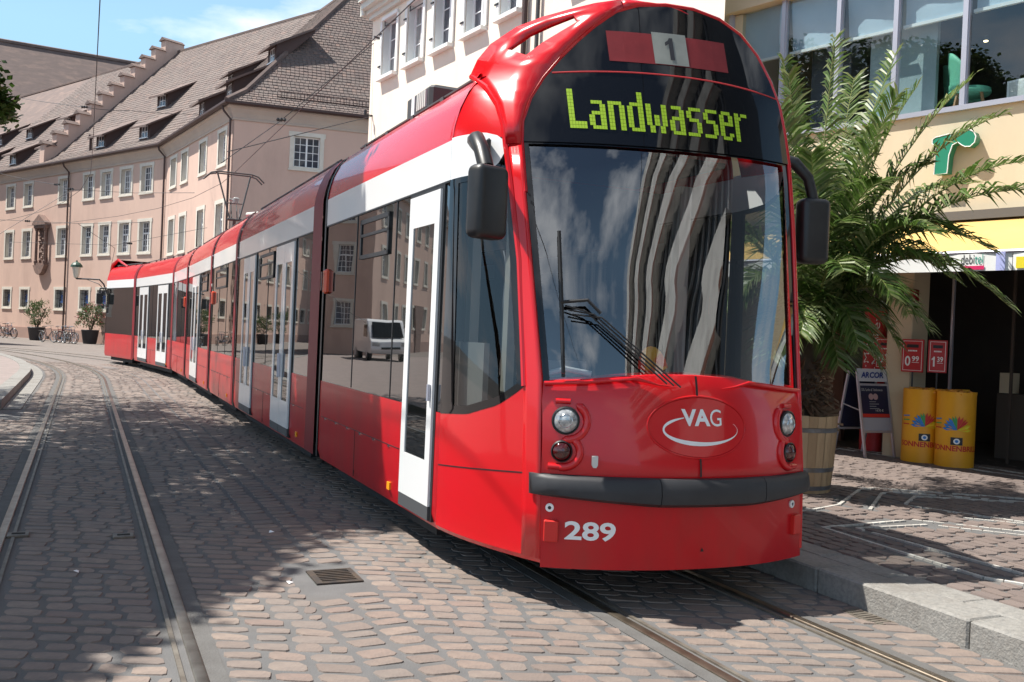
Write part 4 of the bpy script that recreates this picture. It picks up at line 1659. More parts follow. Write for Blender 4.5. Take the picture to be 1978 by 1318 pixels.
# openings: (u, width, z, height)
top1 = [-11.15, -8.35, -3.15, .25, 2.5, 4.9, 7.25]
cols1 = top1 + [-14.2, -17.4, -20.6, -23.8] + [-27.0 - 3.1 * k for k in range(16)]
holes = []
wins = []
for u in cols1:
    for (z, h, key, kw) in ((9.22, 1.48, 'top', dict(nx=4, ny=4, transom=0)), (5.66, 1.76, 'mid', dict(nx=4, ny=5, transom=.62)), (2.16, 1.2, 'low', dict(nx=4, ny=3, transom=0, grille=True, poster=True))):
        w = 1.16
        holes.append((u, u + w, z, z + h))
        wins.append((M1, u, z, key, w, h, kw))
wall = wall_with_holes(UL, U1, -.2, 11.5, holes)
wall.build('wall', PINK, pink, M=M1)
h2 = []
for u in (1.28, 3.72, 7.35, 10.72):
    for (z, h, key, kw) in ((9.2, 1.5, 'top2', dict(nx=4, ny=4, transom=0)), (5.45, 1.85, 'mid2', dict(nx=4, ny=5, transom=.62)), (2.16, 1.2, 'low', dict(nx=4, ny=3, transom=0, grille=True, poster=True))):
        w = 1.16
        h2.append((u, u + w, z, z + h))
        wins.append((M2, u, z, key, w, h, kw))
wall_with_holes(0, U2, -.2, 11.5, h2).build('wall', PINK, pink, M=M2)
h3 = [(2.72, 3.92, 9.12, 10.56), (2.72, 3.92, 5.5, 7.2), (7.0, 8.2, 9.12, 10.56)]
wins.append((M3, 2.72, 9.12, 'end', 1.2, 1.44, dict(nx=4, ny=4, transom=0)))
wins.append((M3, 2.72, 5.5, 'end2', 1.2, 1.7, dict(nx=4, ny=5, transom=.6)))
wins.append((M3, 7.0, 9.12, 'end', 1.2, 1.44, dict(nx=4, ny=4, transom=0)))
wall_with_holes(0, 14, -.2, 11.5, h3).build('wall', PINK, pink, M=M3)
for (Mw, u, z, key, w, h, kw) in wins:
    put_window(pink, Mw, u, z, key, w, h, kw['nx'], kw['ny'], kw['transom'], grille=kw.get('grille', False), poster=kw.get('poster', False))
MB().box(UL, U1, -.05, .05, -.2, .75).build('plinth', PLINTH, pink, M=M1)
MB().box(0, U2 + .05, -.05, .05, -.2, .75).build('plinth', PLINTH, pink, M=M2)
# eaves polyline: offsets into the building give roof points
EV = [(M1 @ Vector((UL, 0, 0))).xy, C1, C2, (M3 @ Vector((14, 0, 0))).xy]
inw = [Vector((.631, .776)), Vector((.836, .549)), Vector((-.297, .955))]
alo = [Vector((.776, -.631)), Vector((.549, -.836)), Vector((.955, .297))]


def miter(i, d):
    """point of the eaves polyline corner i moved inwards by d"""
    if i == 0:
        return EV[0] + inw[0] * d
    if i == 3:
        return EV[3] + inw[2] * d
    a, b = inw[i - 1], inw[i]
    det = a.x * b.y - a.y * b.x
    ca, cb = EV[i].dot(a) + d, EV[i].dot(b) + d
    return Vector(((ca * b.y - cb * a.y) / det, (a.x * cb - b.x * ca) / det))


RD, RZ = [-.5, .6, 9.5], [11.72, 12.5, 22.0]
mb = MB()
for i in range(3):
    for k in range(2):
        q = [miter(i, RD[k]), miter(i + 1, RD[k]), miter(i + 1, RD[k + 1]), miter(i, RD[k + 1])]
        mb.quad(*[(p.x, p.y, z - .05) for p, z in zip(q, (RZ[k], RZ[k], RZ[k + 1], RZ[k + 1]))])
roof = mb.build('roof', TILEFAR, pink)
# back slope so that the roof is closed
mb = MB()
for i in range(3):
    q = [miter(i, 9.5), miter(i + 1, 9.5), miter(i + 1, 19), miter(i, 19)]
    mb.quad(*[(p.x, p.y, z) for p, z in zip(q, (21.95, 21.95, 12, 12))])
mb.build('roof_back', TILEFAR, roof)
rt_ = random.Random(31)
mb = MB()
prof_len = [sqrt((RD[k + 1] - RD[k]) ** 2 + (RZ[k + 1] - RZ[k]) ** 2) for k in range(2)]
for seg, (tw, step, umin) in enumerate(((.26, .30, UL + 58), (.24, .28, -99), (.21, .25, -99))):
    for k in range(2):
        n = int(prof_len[k] / step)
        for r in range(n):
            f0, f1 = r / n, (r + 1.12) / n
            dA, zA = RD[k] + (RD[k + 1] - RD[k]) * f0, RZ[k] + (RZ[k + 1] - RZ[k]) * f0
            dB, zB = RD[k] + (RD[k + 1] - RD[k]) * f1, RZ[k] + (RZ[k + 1] - RZ[k]) * f1
            a0, a1 = miter(seg, dA), miter(seg + 1, dA)
            L = (a1 - a0).length
            t = alo[seg]
            st = rt_.uniform(0, tw)
            x = st
            if seg == 0:
                x += max(0, L - 30)
            while x < L - tw * .6:
                j = rt_.uniform(-.012, .012)
                p0 = a0 + t * x
                p1 = a0 + t * (x + tw - .02)
                q0 = p0 + inw[seg] * (dB - dA)
                q1 = p1 + inw[seg] * (dB - dA)
                zl = zA + .035 + j
                mb.add([(p0.x, p0.y, zA - .04), (p1.x, p1.y, zA - .04), (p1.x, p1.y, zl), (p0.x, p0.y, zl), (q1.x, q1.y, zB - .005), (q0.x, q0.y, zB - .005)],
                       [(0, 1, 2, 3), (3, 2, 4, 5)])
                x += tw
tag(mb.build('roof_tiles', TILE, roof), kind='stuff')
# hip and ridge caps
mb = MB()
hp = [miter(2, d) for d in RD]
mb.tube([(hp[0].x, hp[0].y, RZ[0] + .06), (hp[1].x, hp[1].y, RZ[1] + .05), (hp[2].x, hp[2].y, RZ[2] + .05)], .13, 6)
for i in range(3):
    a, b = miter(i, 9.5), miter(i + 1, 9.5)
    mb.tube([(a.x, a.y, 22.0), (b.x, b.y, 22.0)], .14, 6)
mb.build('ridge_cap', TILEFAR, roof)
# cornice and gutter
def eaves_strip(prof, name, mt):
    mb = MB()
    for i in range(3):
        for k in range(len(prof) - 1):
            q = [miter(i, prof[k][0]), miter(i + 1, prof[k][0]), miter(i + 1, prof[k + 1][0]), miter(i, prof[k + 1][0])]
            mb.quad(*[(p.x, p.y, z) for p, z in zip(q, (prof[k][1], prof[k][1], prof[k + 1][1], prof[k + 1][1]))])
    return mb.build(name, mt, pink)


eaves_strip([(-.01, 11.0), (-.06, 11.0), (-.07, 11.08), (-.05, 11.12), (-.12, 11.3), (-.25, 11.5), (-.34, 11.56), (-.34, 11.62), (0, 11.62)], 'cornice', CORNICE)
eaves_strip([(-.36, 11.62), (-.50, 11.60), (-.58, 11.66), (-.58, 11.76), (-.44, 11.80)], 'gutter', GUTTER)
# downpipes
for Mw, u in ((M1, -1.72), (M2, .06), (M2, 12.85), (M1, -13.0), (M1, -25.3)):
    mb = MB()
    mb.tube([(u - .1, -.48, 11.62), (u - .08, -.42, 11.4), (u, -.12, 11.05), (u, -.10, 6), (u, -.10, 0)], .055, 8)
    dp = mb.build('downpipe', GUTTER, pink, M=Mw)
# stepped fire gable riding over the roof
mb = MB()
n = 12
gu = -5.9
caps = []
pts = [(-.15, 11.8)]
for k in range(n):
    d0 = -.12 + k * .775
    zt_ = 13.25 + k * .85
    pts += [(d0, zt_), (d0 + .775, zt_)]
    caps.append((d0, d0 + .775, zt_))
pts[-1] = (pts[-1][0] + .75, pts[-1][1])
caps[-1] = (caps[-1][0], caps[-1][1] + .75, caps[-1][2])
pts.append((pts[-1][0], 11.8))
vs_ = []
for x in (gu - .1, gu + .55):
    vs_ += [(x, d, z) for d, z in pts]
N = len(pts)
fs_ = [tuple(range(N)), tuple(range(2 * N - 1, N - 1, -1))] + [(i, (i + 1) % N, N + (i + 1) % N, N + i) for i in range(N)]
mb.add(vs_, fs_)
gb = mb.build('stepped_gable', PINK, pink, M=M1, fix=True)
for (d0, d1, z) in caps:
    mb = MB()
    mb.add([(gu - .22, d0 - .14, z), (gu + .67, d0 - .14, z), (gu + .67, d1 + .02, z), (gu - .22, d1 + .02, z), (gu + .225, d0 - .14, z + .28), (gu + .225, d1 + .02, z + .28)],
           [(0, 1, 4), (3, 5, 2), (0, 4, 5, 3), (1, 2, 5, 4), (0, 3, 2, 1)])
    mb.build('gable_cap', TILEFAR, gb)


def roof_z(d):
    return interp(d, RD, RZ)


def dormer(Mw, u, d, w=1.25, h=.95, sl=.58):
    z0 = roof_z(d) - .1
    zt_ = roof_z(d) + h
    de = d
    while zt_ + (de - d) * sl > roof_z(de) + .02 and de < 9.3:
        de += .05
    mb = MB()
    mb.box(u, u + .28, d, d + .06, z0, zt_).box(u + w - .28, u + w, d, d + .06, z0, zt_).box(u + .28, u + w - .28, d, d + .06, z0, roof_z(d) + .12).box(u + .28, u + w - .28, d, d + .06, zt_ - .12, zt_)
    for x in (u + .01, u + w - .01):
        mb.add([(x, d, z0), (x, d, zt_), (x, de, zt_ + (de - d) * sl), (x, de, roof_z(de) - .2)], [(0, 1, 2, 3)])
    dm = mb.build('dormer', TIMBER, pink, M=Mw)
    mb = MB()
    mb.add([(u - .3, d - .45, zt_ - .45 * sl + .06), (u + w + .3, d - .45, zt_ - .45 * sl + .06), (u + w + .12, de + .1, zt_ + (de + .1 - d) * sl + .05), (u - .12, de + .1, zt_ + (de + .1 - d) * sl + .05),
            (u - .3, d - .45, zt_ - .45 * sl - .06), (u + w + .3, d - .45, zt_ - .45 * sl - .06), (u + w + .12, de + .1, zt_ + (de + .1 - d) * sl - .05), (u - .12, de + .1, zt_ + (de + .1 - d) * sl - .05)],
           [(0, 1, 2, 3), (7, 6, 5, 4), (0, 4, 5, 1), (1, 5, 6, 2), (3, 2, 6, 7), (0, 3, 7, 4)])
    mb.build('dormer_roof', TILEFAR, dm)
    mb = MB()
    x0, x1, za, zb = u + .28, u + w - .28, roof_z(d) + .12, zt_ - .12
    mb.box(x0, x0 + .05, d + .01, d + .05, za, zb).box(x1 - .05, x1, d + .01, d + .05, za, zb).box(x0, x1, d + .012, d + .048, za, za + .05).box(x0, x1, d + .012, d + .048, zb - .05, zb)
    mb.box((x0 + x1) / 2 - .025, (x0 + x1) / 2 + .025, d + .01, d + .05, za, zb).box(x0, x1, d + .013, d + .047, (za + zb) / 2 - .02, (za + zb) / 2 + .02).box(x0 - .1, x1 + .1, d - .12, d, za - .06, za)
    mb.build('dormer_window', FRAMEWHITE, dm)
    MB().box(x0, x1, d + .03, d + .035, za, zb).build('dormer_pane', PANE, dm)
    return dm


for u, d in ((-11.9, .35), (-15.6, 3.0), (-6.85, .45), (-10.0, 3.25), (.55, .5), (5.6, .62), (2.9, 3.25), (-17.5, .4), (-21, 3.0)):
    dormer(M1, u, d)
for u, d in ((-1.0, 3.6), (4.6, .55), (9.0, .7), (9.5, 2.6)):
    dormer(M2, u, d)
# chimney, vent pipe, snow guard
ch = M2 @ Vector((6.2, 10.0, 0))
mb = MB().bbox(-1.1, 1.1, -.5, .5, 18, 22.9, .03)
chm = mb.build('chimney', PINK, pink, M=Matrix.Translation((ch.x, ch.y, 0)) @ Matrix.Rotation(radians(-57), 4, 'Z'), fix=True)
MB().box(-1.2, 1.2, -.6, .6, 22.9, 23.05).build('chimney_cap', TILEFAR, chm)
mb = MB()
mb.tube([(-.2, .5, 12.3), (-.2, .5, 13.2)], .09, 8).tube([(-.2, .5, 13.2), (-.2, .5, 13.45)], .15, 8)
mb.build('vent_pipe', GUTTER, roof, M=M1)
mb = MB()
for z in (.05, .32):
    mb.tube([(1.9, .35, roof_z(.35) + z), (6.8, .35, roof_z(.35) + z)], .02, 4)
for k in range(33):
    x = 1.9 + k * .153
    mb.tube([(x, .35, roof_z(.35)), (x, .35, roof_z(.35) + .33)], .012, 4)
mb.build('snow_guard', GUTTER, roof, M=M3)
# carved relief with a small pediment on the wall
rl = thing('wall_shrine', 'tall carved brown sandstone shrine with small pediment on the pink wall', 'wall shrine', M1 @ Matrix.Translation((-5.15, 0, 0)))
mb = MB()
mb.prism([(-.95, 7.72), (.95, 7.72), (.95, 7.85), (0, 8.42), (-.95, 7.85)], -.42, .0)
mb.build('pediment', SANDSTONE, rl, fix=True)
mb = MB()
mb.box(-.85, .85, -.34, 0, 7.5, 7.72).box(-.80, .80, -.25, 0, 5.0, 5.15)
mb.prism([(-.85, 5.0), (.85, 5.0), (.45, 4.5), (.1, 4.35), (-.1, 4.35), (-.45, 4.5)], -.32, 0)
mb.build('corbel', SANDSTONE, rl, fix=True)
for x in (-.66, .66):
    MB().lathe([(.13, 5.15), (.13, 5.3), (.095, 5.35), (.085, 7.3), (.13, 7.4), (.14, 7.5)], 10, M=Matrix.Translation((x, -.2, 0))).build('column', SANDSTONE, rl)
mb = MB()
mb.box(-.55, .55, -.06, 0, 5.15, 7.5)
for k in range(16):
    a = rt_.uniform(-.4, .4)
    z = 5.35 + k * .13
    mb.lathe([(.02, -.16), (rt_.uniform(.10, .2), 0), (.02, .16)], 6, M=Matrix.Translation((a, -.08, z)))
mb.build('relief', SANDSTONE, rl, fix=True)

# wall lantern
lt = thing('wall_lantern', 'old style lantern on a curved bracket by the pink wall', 'lantern', M1 @ Matrix.Translation((1.7, -1.0, 0)))
mb = MB()
mb.tube([(.0, 0, 4.05), (.05, 0, 4.0), (1.6, .15, 3.98), (2.15, .4, 3.96), (2.3, .6, 3.7), (2.55, 1.0, 2.5)], .05, 6).tube([(.9, .1, 4.0), (1.9, .5, 3.7), (2.3, .8, 3.2)], .025, 5)
mb.build('bracket', CABLE, lt)
MB().lathe([(.08, 4.02), (.16, 4.12), (.27, 4.72)], 8).build('lantern_glass', mat('lantern_glass', (0.62, 0.60, 0.52), 0.2, spec=.6), lt)
MB().lathe([(.36, 4.72), (.33, 4.85), (.22, 4.98), (.06, 5.05), (.04, 5.14)], 10).build('lantern_cap', mat('lantern_green', (0.03, 0.075, 0.055), 0.5), lt)

# --- far hall with a huge brown roof, behind at the left
hall = thing('distant_hall', 'huge plain brown tiled roof of a hall rising behind the pink building', 'building')
a, b = Vector((-78, 88.6, 31)), Vector((-36.5, 112.3, 31))
dn = Vector((.50, -.87, 0))
mb = MB()
mb.quad(a, b, b + dn * 14 + Vector((0, 0, -17)), a + dn * 14 + Vector((0, 0, -17)))
mb.quad(a, b, b - dn * 14 + Vector((0, 0, -17)), a - dn * 14 + Vector((0, 0, -17)))
mb.build('roof', TILEFAR, hall)
mb = MB()
p = [a + dn * 13.4, b + dn * 13.4, b - dn * 13.4, a - dn * 13.4]
mb.add([(q.x, q.y, -.1) for q in p] + [(q.x, q.y, 14.6) for q in p], [(0, 1, 5, 4), (1, 2, 6, 5), (2, 3, 7, 6), (3, 0, 4, 7)])
mb.build('wall', PINK, hall)
mb = MB()
mb.tube([a + Vector((0, 0, .05)), b + Vector((0, 0, .05))], .25, 6)
mb.build('ridge_cap', TILEFAR, hall)

# --- pink wing farther left along the street, seen mirrored in the tram
lh = thing('street_house', 'pink rendered house left of the picture, mirrored in the tram windows', 'building')
ML = wall_matrix(-57.0, 62.0, .835, -.55)
hl = []
for k in range(8):
    u = 1.2 + k * 3.1
    for z, h_ in ((1.9, 1.5), (5.3, 1.76), (8.6, 1.5)):
        hl.append((u, u + 1.16, z, z + h_))
wall_with_holes(0, 26, -.1, 11.2, hl).build('wall', PINK, lh, M=ML)
for (u, u2, z, z2) in hl:
    put_window(lh, ML, u, z, 'top2' if z2 - z < 1.6 else 'mid', 1.16, z2 - z, 4, 4, 0)
MLE = ML @ Matrix.Translation((26, 0, 0)) @ Matrix.Rotation(pi / 2, 4, 'Z')
he = [(1.4, 2.56, z, z + h_) for z, h_ in ((1.9, 1.5), (5.3, 1.76), (8.6, 1.5))]
wall_with_holes(0, 4, -.1, 11.2, he).build('end_wall', PINK, lh, M=MLE)
for (u, u2, z, z2) in he:
    put_window(lh, MLE, u, z, 'top2' if z2 - z < 1.6 else 'mid', 1.16, z2 - z, 4, 4, 0)
MB().box(0, 26.3, -.3, 0, 10.9, 11.3).build('cornice', CORNICE, lh, M=ML)
MB().quad((0, -.5, 11.3), (26.3, -.5, 11.3), (26.3, 3.5, 14.7), (0, 3.5, 14.7)).build('roof', TILEFAR, lh, M=ML)
MB().box(0, 26, -.05, .05, -.1, .8).build('plinth', PLINTH, lh, M=ML)
MB().box(12.0, 14.2, -.12, .0, 0, 3.6).build('portal', SANDSTONE, lh, M=ML)

# --- cream house with the open white casements
cream = thing('cream_house', 'cream rendered town house with tall windows standing behind the tram', 'building')
MC = wall_matrix(-4.418, 27.0, .5353, -.8447)
hc = []
cw_ = [(.80, 1.72), (2.40, 3.32), (3.98, 4.90), (5.58, 6.50), (7.18, 8.02), (9.9, 10.8), (11.6, 12.5)]
for a_, b_ in cw_:
    for z in (8.72, 5.3):
        hc.append((a_, b_, z, z + 1.62))
wall_with_holes(0, 14.2, 0, 10.9, hc).build('wall', CREAM, cream, M=MC)
MB().quad((0, 0, 0), (0, 9, 0), (0, 9, 10.9), (0, 0, 10.9)).build('side_wall', CREAM, cream, M=MC)
mb = MB()
for (d, z0, z1) in ((-.12, 10.55, 10.68), (-.22, 10.68, 10.8), (-.38, 10.8, 10.98), (-.48, 10.98, 11.06)):
    mb.box(-.02 - .0, 14.2, d, .0, z0, z1)
mb.box(-.25, -.021, -.30, 1.5, 10.68, 11.0)
mb.build('cornice', mat('cream_cornice', (0.62, 0.63, 0.58), 0.7), cream, M=MC)
mb = MB()
mb.quad((-.3, -.5, 11.06), (14.2, -.5, 11.06), (14.2, 5, 16), (-.3, 5, 16))
mb.build('roof', TILEFAR, cream, M=MC)
for (a_, b_, z0, z1) in hc:
    w, h = b_ - a_, z1 - z0
    key = 'cr%.2f' % w
    if key not in WCACHE:
        mb = MB()
        d = .22
        mb.box(0, .05, d - .03, d + .03, 0, h).box(w - .05, w, d - .03, d + .03, 0, h).box(.05, w - .05, d - .03, d + .03, h - .06, h).box(.05, w - .05, d - .03, d + .03, 0, .05)
        mb.box(w * .5 - .045, w * .5 + .045, d - .05, d + .03, .05, h - .06)
        for z in (h * .36, h * .68):
            mb.box(.05, w * .5 - .045, d - .012, d + .02, z - .014, z + .014).box(w * .5 + .045, w - .05, d - .012, d + .02, z - .014, z + .014)
        fr = mb.mesh('window_frame', FRAMEWHITE)
        pa = MB().box(.03, w - .03, d, d + .01, .03, h - .03).mesh('pane', PANE)
        rv = MB()
        rv.quad((0, 0, 0), (0, d + .05, 0), (0, d + .05, h), (0, 0, h)).quad((w, 0, 0), (w, d + .05, 0), (w, d + .05, h), (w, 0, h)).quad((0, 0, h), (w, 0, h), (w, d + .05, h), (0, d + .05, h))
        rv.quad((0, 0, 0), (w, 0, 0), (w, d + .05, 0), (0, d + .05, 0))
        rv = rv.mesh('window_reveal', REVEAL)
        si = MB().box(-.09, w + .09, -.17, .02, -.09, 0).mesh('window_sill', SHUTTER)
        hd_ = MB().box(-.05, w + .05, -.06, .0, h, h + .10).mesh('window_head', SHUTTER)
        mb = MB()
        x0, x1 = -.12, -.02
        mb.box(x0, x1, -.055, -.012, .02, h - .02).box(x0 - .03, x0, -.045, -.02, .1, h - .1)
        sh = mb.mesh('folded_shutter', SHUTTER)
        mb = MB()
        x0, x1 = w + .02, w + .12
        mb.box(x0, x1, -.055, -.012, .02, h - .02).box(x0 - .03, x0, -.045, -.02, .1, h - .1)
        sh2 = mb.mesh('folded_shutter', SHUTTER)
        mb = MB()
        for z in (.35, h - .35):
            mb.box(-.17, -.02, -.08, -.055, z - .02, z + .02)
        hk = mb.mesh('shutter_catch', GRILLE)
        gr = MB()
        gr.box(0, w, .015, .035, h - .14, h - .12)
        for k in range(1):
            gr.box(0, .02, .015, .035, h - .14, h)
        gr = gr.mesh('blind_box', DGREY)
        WCACHE[key] = (fr, pa, rv, si, sh, hk, gr, sh2, hd_)
    fr, pa, rv, si, sh, hk, gr, sh2, hd_ = WCACHE[key]
    wd = link('window', fr, cream, MC @ Matrix.Translation((a_, 0, z0)))
    for nm, me in (('pane', pa), ('window_reveal', rv), ('window_sill', si), ('window_head', hd_), ('folded_shutter', sh), ('folded_shutter', sh2), ('shutter_catch', hk), ('blind_box', gr)):
        link(nm, me, wd)
for u in (8.32, 8.82):
    mb = MB()
    mb.tube([(u, -.08, 0), (u, -.08, 10.6)], .06 if u < 8.5 else .045, 8)
    mb.build('downpipe', GUTTER if u < 8.5 else DGREY, cream, M=MC)
mb = MB()
mb.tube([(.25, 0, 7.78), (.25, -.22, 7.78)], .02, 6).lathe([(.05, -.06), (.05, .06)], 8, M=Matrix.Translation((.25, -.22, 7.84)))
mb.tube([(.6, 0, 9.9), (.6, -.2, 9.92)], .03, 6)
mb.build('wire_anchor', GRILLE, cream, M=MC)
# --- the corner building with the shop, the glazed upper floor and the awning
shop = thing('shop_building', 'yellow rendered shop building with glazed upper floor above a yellow awning', 'building')
MS = wall_matrix(5.58, 13.3, .646, -.763)
U0, UE = -3.35, 9.0
def bx(*a, name=None, mt=None, parent=shop, M=MS):
    return MB().box(*a).build(name, mt, parent, M=M)


bx(U0, UE, 0, .30, 3.1, 5.0, name='upper_wall', mt=CREAM2)
bx(U0, UE, -.06, .36, 5.0, 5.07, name='window_ledge', mt=ALU)
bx(U0 - .2, UE, -.12, .4, 7.22, 8.6, name='fascia', mt=CREAM2)
bx(U0 - .2, UE, -.20, .4, 8.6, 8.75, name='parapet_cap', mt=ALU)
bx(U0, U0 + .3, .02, 7.0, 0, 7.2, name='end_wall', mt=CREAM2)
bx(U0, UE, .3, 7.0, 3.3, 3.6, name='floor_slab', mt=GREY)
bx(U0, UE, .4, 7.0, 7.3, 7.5, name='ceiling_slab', mt=GREY)
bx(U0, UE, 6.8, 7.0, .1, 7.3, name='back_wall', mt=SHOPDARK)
MUL = [-3.25, -2.22, -1.24, -.32, .68, 1.66, 2.62, 3.6, 4.6, 5.6, 6.6]
for u in MUL:
    mb = MB().box(u - .035, u + .035, -.03, .09, 5.07, 7.22).box(u + .035, u + .05, .0, .06, 5.07, 7.22)
    mb.build('mullion', ALU, shop, M=MS)
for a, b in zip(MUL[:-1], MUL[1:]):
    MB().quad((a + .05, .035, 5.07), (b - .035, .035, 5.07), (b - .035, .035, 7.2), (a + .05, .035, 7.2)).build('glass_pane', SHOPGLASS, shop, M=MS)
    # roller blind behind the glass, sagging a little at its corners
    mb = MB()
    nU, nZ = 9, 8
    sg = random.Random(int(a * 100))
    q1, q2 = sg.uniform(.02, .07), sg.uniform(.02, .07)
    def bl(i, j):
        f_, h_ = i / (nU - 1), j / (nZ - 1)
        d = .12 + q1 * (1 - h_) ** 2 * max(0, 1 - 3 * f_) * 1.2 + q2 * (1 - h_) ** 2 * max(0, 1 - 3 * (1 - f_)) + .012 * sin(9 * f_ + 5 * h_)
        return (a + .06 + (b - a - .11) * f_, d, 6.40 + .82 * h_)
    mb.grid(bl, list(range(nU)), list(range(nZ)))
    bo = mb.build('roller_blind', BLIND, shop, M=MS, sharp=60)
    MB().box(a + .05, b - .04, .10, .15, 6.355, 6.40).build('blind_bar', SHUTTER, bo, M=None)
# room behind the glass
bx(-.9, .12, .35, .43, 5.07, 7.2, name='partition', mt=mat('frosted_partition', (0.42, 0.50, 0.50), 0.3, col2=(0.36, 0.44, 0.45), vs=1))
bx(-2.0, -1.3, .5, 1.2, 3.6, 7.2, name='pier', mt=mat('pier_dark', (0.08, 0.085, 0.10), 0.6))
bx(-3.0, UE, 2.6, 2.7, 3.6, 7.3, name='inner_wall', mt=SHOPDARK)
for u, d, z, lab in ((-.95, .9, 6.2, 'warm spotlight glowing left of the frosted partition upstairs'), (.52, 1.0, 6.25, 'small warm spotlight above the green chairs upstairs'),
                     (1.42, .8, 6.22, 'warm spotlight behind the upper window nearest the picture edge')):
    lp_ = thing('spot_lamp', lab, 'lamp', MS @ Matrix.Translation((u, d, z)), 'spotlights behind the upper windows')
    MB().lathe([(.035, -.02), (.035, .06)], 8).build('housing', DGREY, lp_)
    MB().lathe([(.03, -.03), (.03, -.021)], 8).build('bulb', WARMLAMP, lp_)


def chair(u, d, rz, lab):
    t = thing('armchair', lab, 'chair', MS @ Matrix.Translation((u, d, 4.93)) @ Matrix.Rotation(rz, 4, 'Z'), 'green chairs upstairs')
    mb = MB()
    def sh(i, j):
        a = radians(-82 + 164 * i / 16)
        h_ = j / 6
        top = .56 - .30 * (abs(i - 8) / 8) ** 2.2
        r = .27 + .035 * h_
        return (r * sin(a), r * cos(a) * .95, .45 + h_ * top)
    mb.grid(sh, list(range(17)), list(range(7)), skip=lambda i, j: 6 <= i <= 9 and j in (1, 2))
    solid(mb.build('backrest', GREENSEAT, t, sharp=60), .03, 0)
    MB().lathe([(.26, .40), (.28, .43), (.27, .48), (.1, .49)], 18).build('seat', GREENSEAT, t, sharp=40)
    for sx in (-1, 1):
        for sy in (-1, 1):
            MB().tube([(sx * .15, sy * .15, .41), (sx * .24, sy * .22, 0)], [.022, .014], 8).build('leg', WOOD, t)
    return t


chair(.55, .50, radians(112), 'green shell chair with wooden legs standing close to the upper window')
chair(.22, 1.05, radians(120), 'green chair partly hidden behind the partition upstairs')
chair(2.6, .8, radians(200), 'green chair deeper in the upstairs room, farthest right')
t = thing('menu_stand', 'white framed folding card standing on the upper window ledge', 'card', MS @ Matrix.Translation((1.22, .45, 5.07)) @ Matrix.Rotation(radians(-12), 4, 'Z'))
MB().box(-.16, .16, -.01, .01, 0, .36).build('frame', SHUTTER, t)
MB().box(-.125, .125, -.016, -.010, .03, .33).build('card', LGREY, t)

# the big green letter on the wall
t = thing('letter_sign', 'big green three-dimensional letter r on the yellow wall', 'letter sign', MS @ Matrix.Translation((.44, -.10, 4.13)) @ Matrix.Diagonal((1.4, 1, 1.22, 1)))
mb = MB()
def disc(cx, cz, r, n=20):
    return [(cx + r * cos(2 * pi * i / n), cz + r * sin(2 * pi * i / n)) for i in range(n)]
pr_ = [(-.02, 0), (.11, 0), (.12, .20), (.15, .31), (.20, .335), (.235, .30), (.27, .275), (.32, .27), (.36, .31), (.37, .37), (.35, .425), (.30, .46), (.24, .465), (.185, .445), (.135, .39), (.125, .44), (-.02, .42), (-.05, .40), (-.05, .35), (-.01, .33)]
mb.prism(pr_, -.07, .07)
mb.build('letter_face', GREENLETTER, t, fix=True)
mb = MB()
mb.tube([(x, -.072, z) for x, z in pr_], .006, 5, closed=True)
mb.build('letter_edge', SHUTTER, t)

# ground floor: dark shop, pillars, counters
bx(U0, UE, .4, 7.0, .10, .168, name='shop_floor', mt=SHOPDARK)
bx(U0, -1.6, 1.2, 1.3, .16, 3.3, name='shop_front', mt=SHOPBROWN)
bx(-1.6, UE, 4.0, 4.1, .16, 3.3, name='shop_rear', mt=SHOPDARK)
for u in (-.24, 4.6):
    mb = MB()
    mb.bbox(u, u + .37, -.02, .46, .16, 3.1, .012)
    mb.build('pillar', CREAM2, shop, M=MS, fix=True)
bx(.50, .53, .35, .40, .17, 2.9, name='door_frame', mt=ALU)
bx(.70, 1.5, 1.5, 2.0, .17, 1.12, name='counter', mt=SHOPCOUNTER)
bx(1.55, 4.5, 1.3, 1.9, .17, 1.10, name='counter', mt=SHOPCOUNTER)
for k in range(4):
    bx(1.6 + k * .7, 2.24 + k * .7, 1.285, 1.30, .25, 1.0, name='counter_front', mt=SHOPBROWN)
for k in range(5):
    bx(.8, 4.5, 3.6, 4.0, .7 + k * .5, .73 + k * .5, name='shelf', mt=SHOPCOUNTER)
rs_ = random.Random(4)
for k in range(5):
    for q in range(14):
        u = .85 + q * .26
        if rs_.random() < .25:
            continue
        h_ = rs_.uniform(.12, .34)
        mt_ = rs_.choice([SHOPCOUNTER, SIGNRED, GREY, DGREY, CREAM2, BLUEPRINT])
        MB().box(u, u + rs_.uniform(.1, .22), 3.62, 3.85, .735 + k * .5, .735 + k * .5 + h_).build('boxed_goods', mt_, shop, M=MS)
for q in range(9):
    u = .75 + q * .42
    MB().box(u, u + rs_.uniform(.12, .3), 1.45, 1.75, 1.13, 1.13 + rs_.uniform(.08, .3)).build('counter_goods', rs_.choice([GREY, SIGNWHITE, SHOPCOUNTER, CREAM2]), shop, M=MS)
for u in (1.1, 2.6):
    bx(u, u + .03, .9, .95, .17, 3.1, name='glazing_bar', mt=SHOPCOUNTER)
bx(U0, UE, .02, .3, 2.95, 3.1, name='lintel', mt=SHOPBROWN)

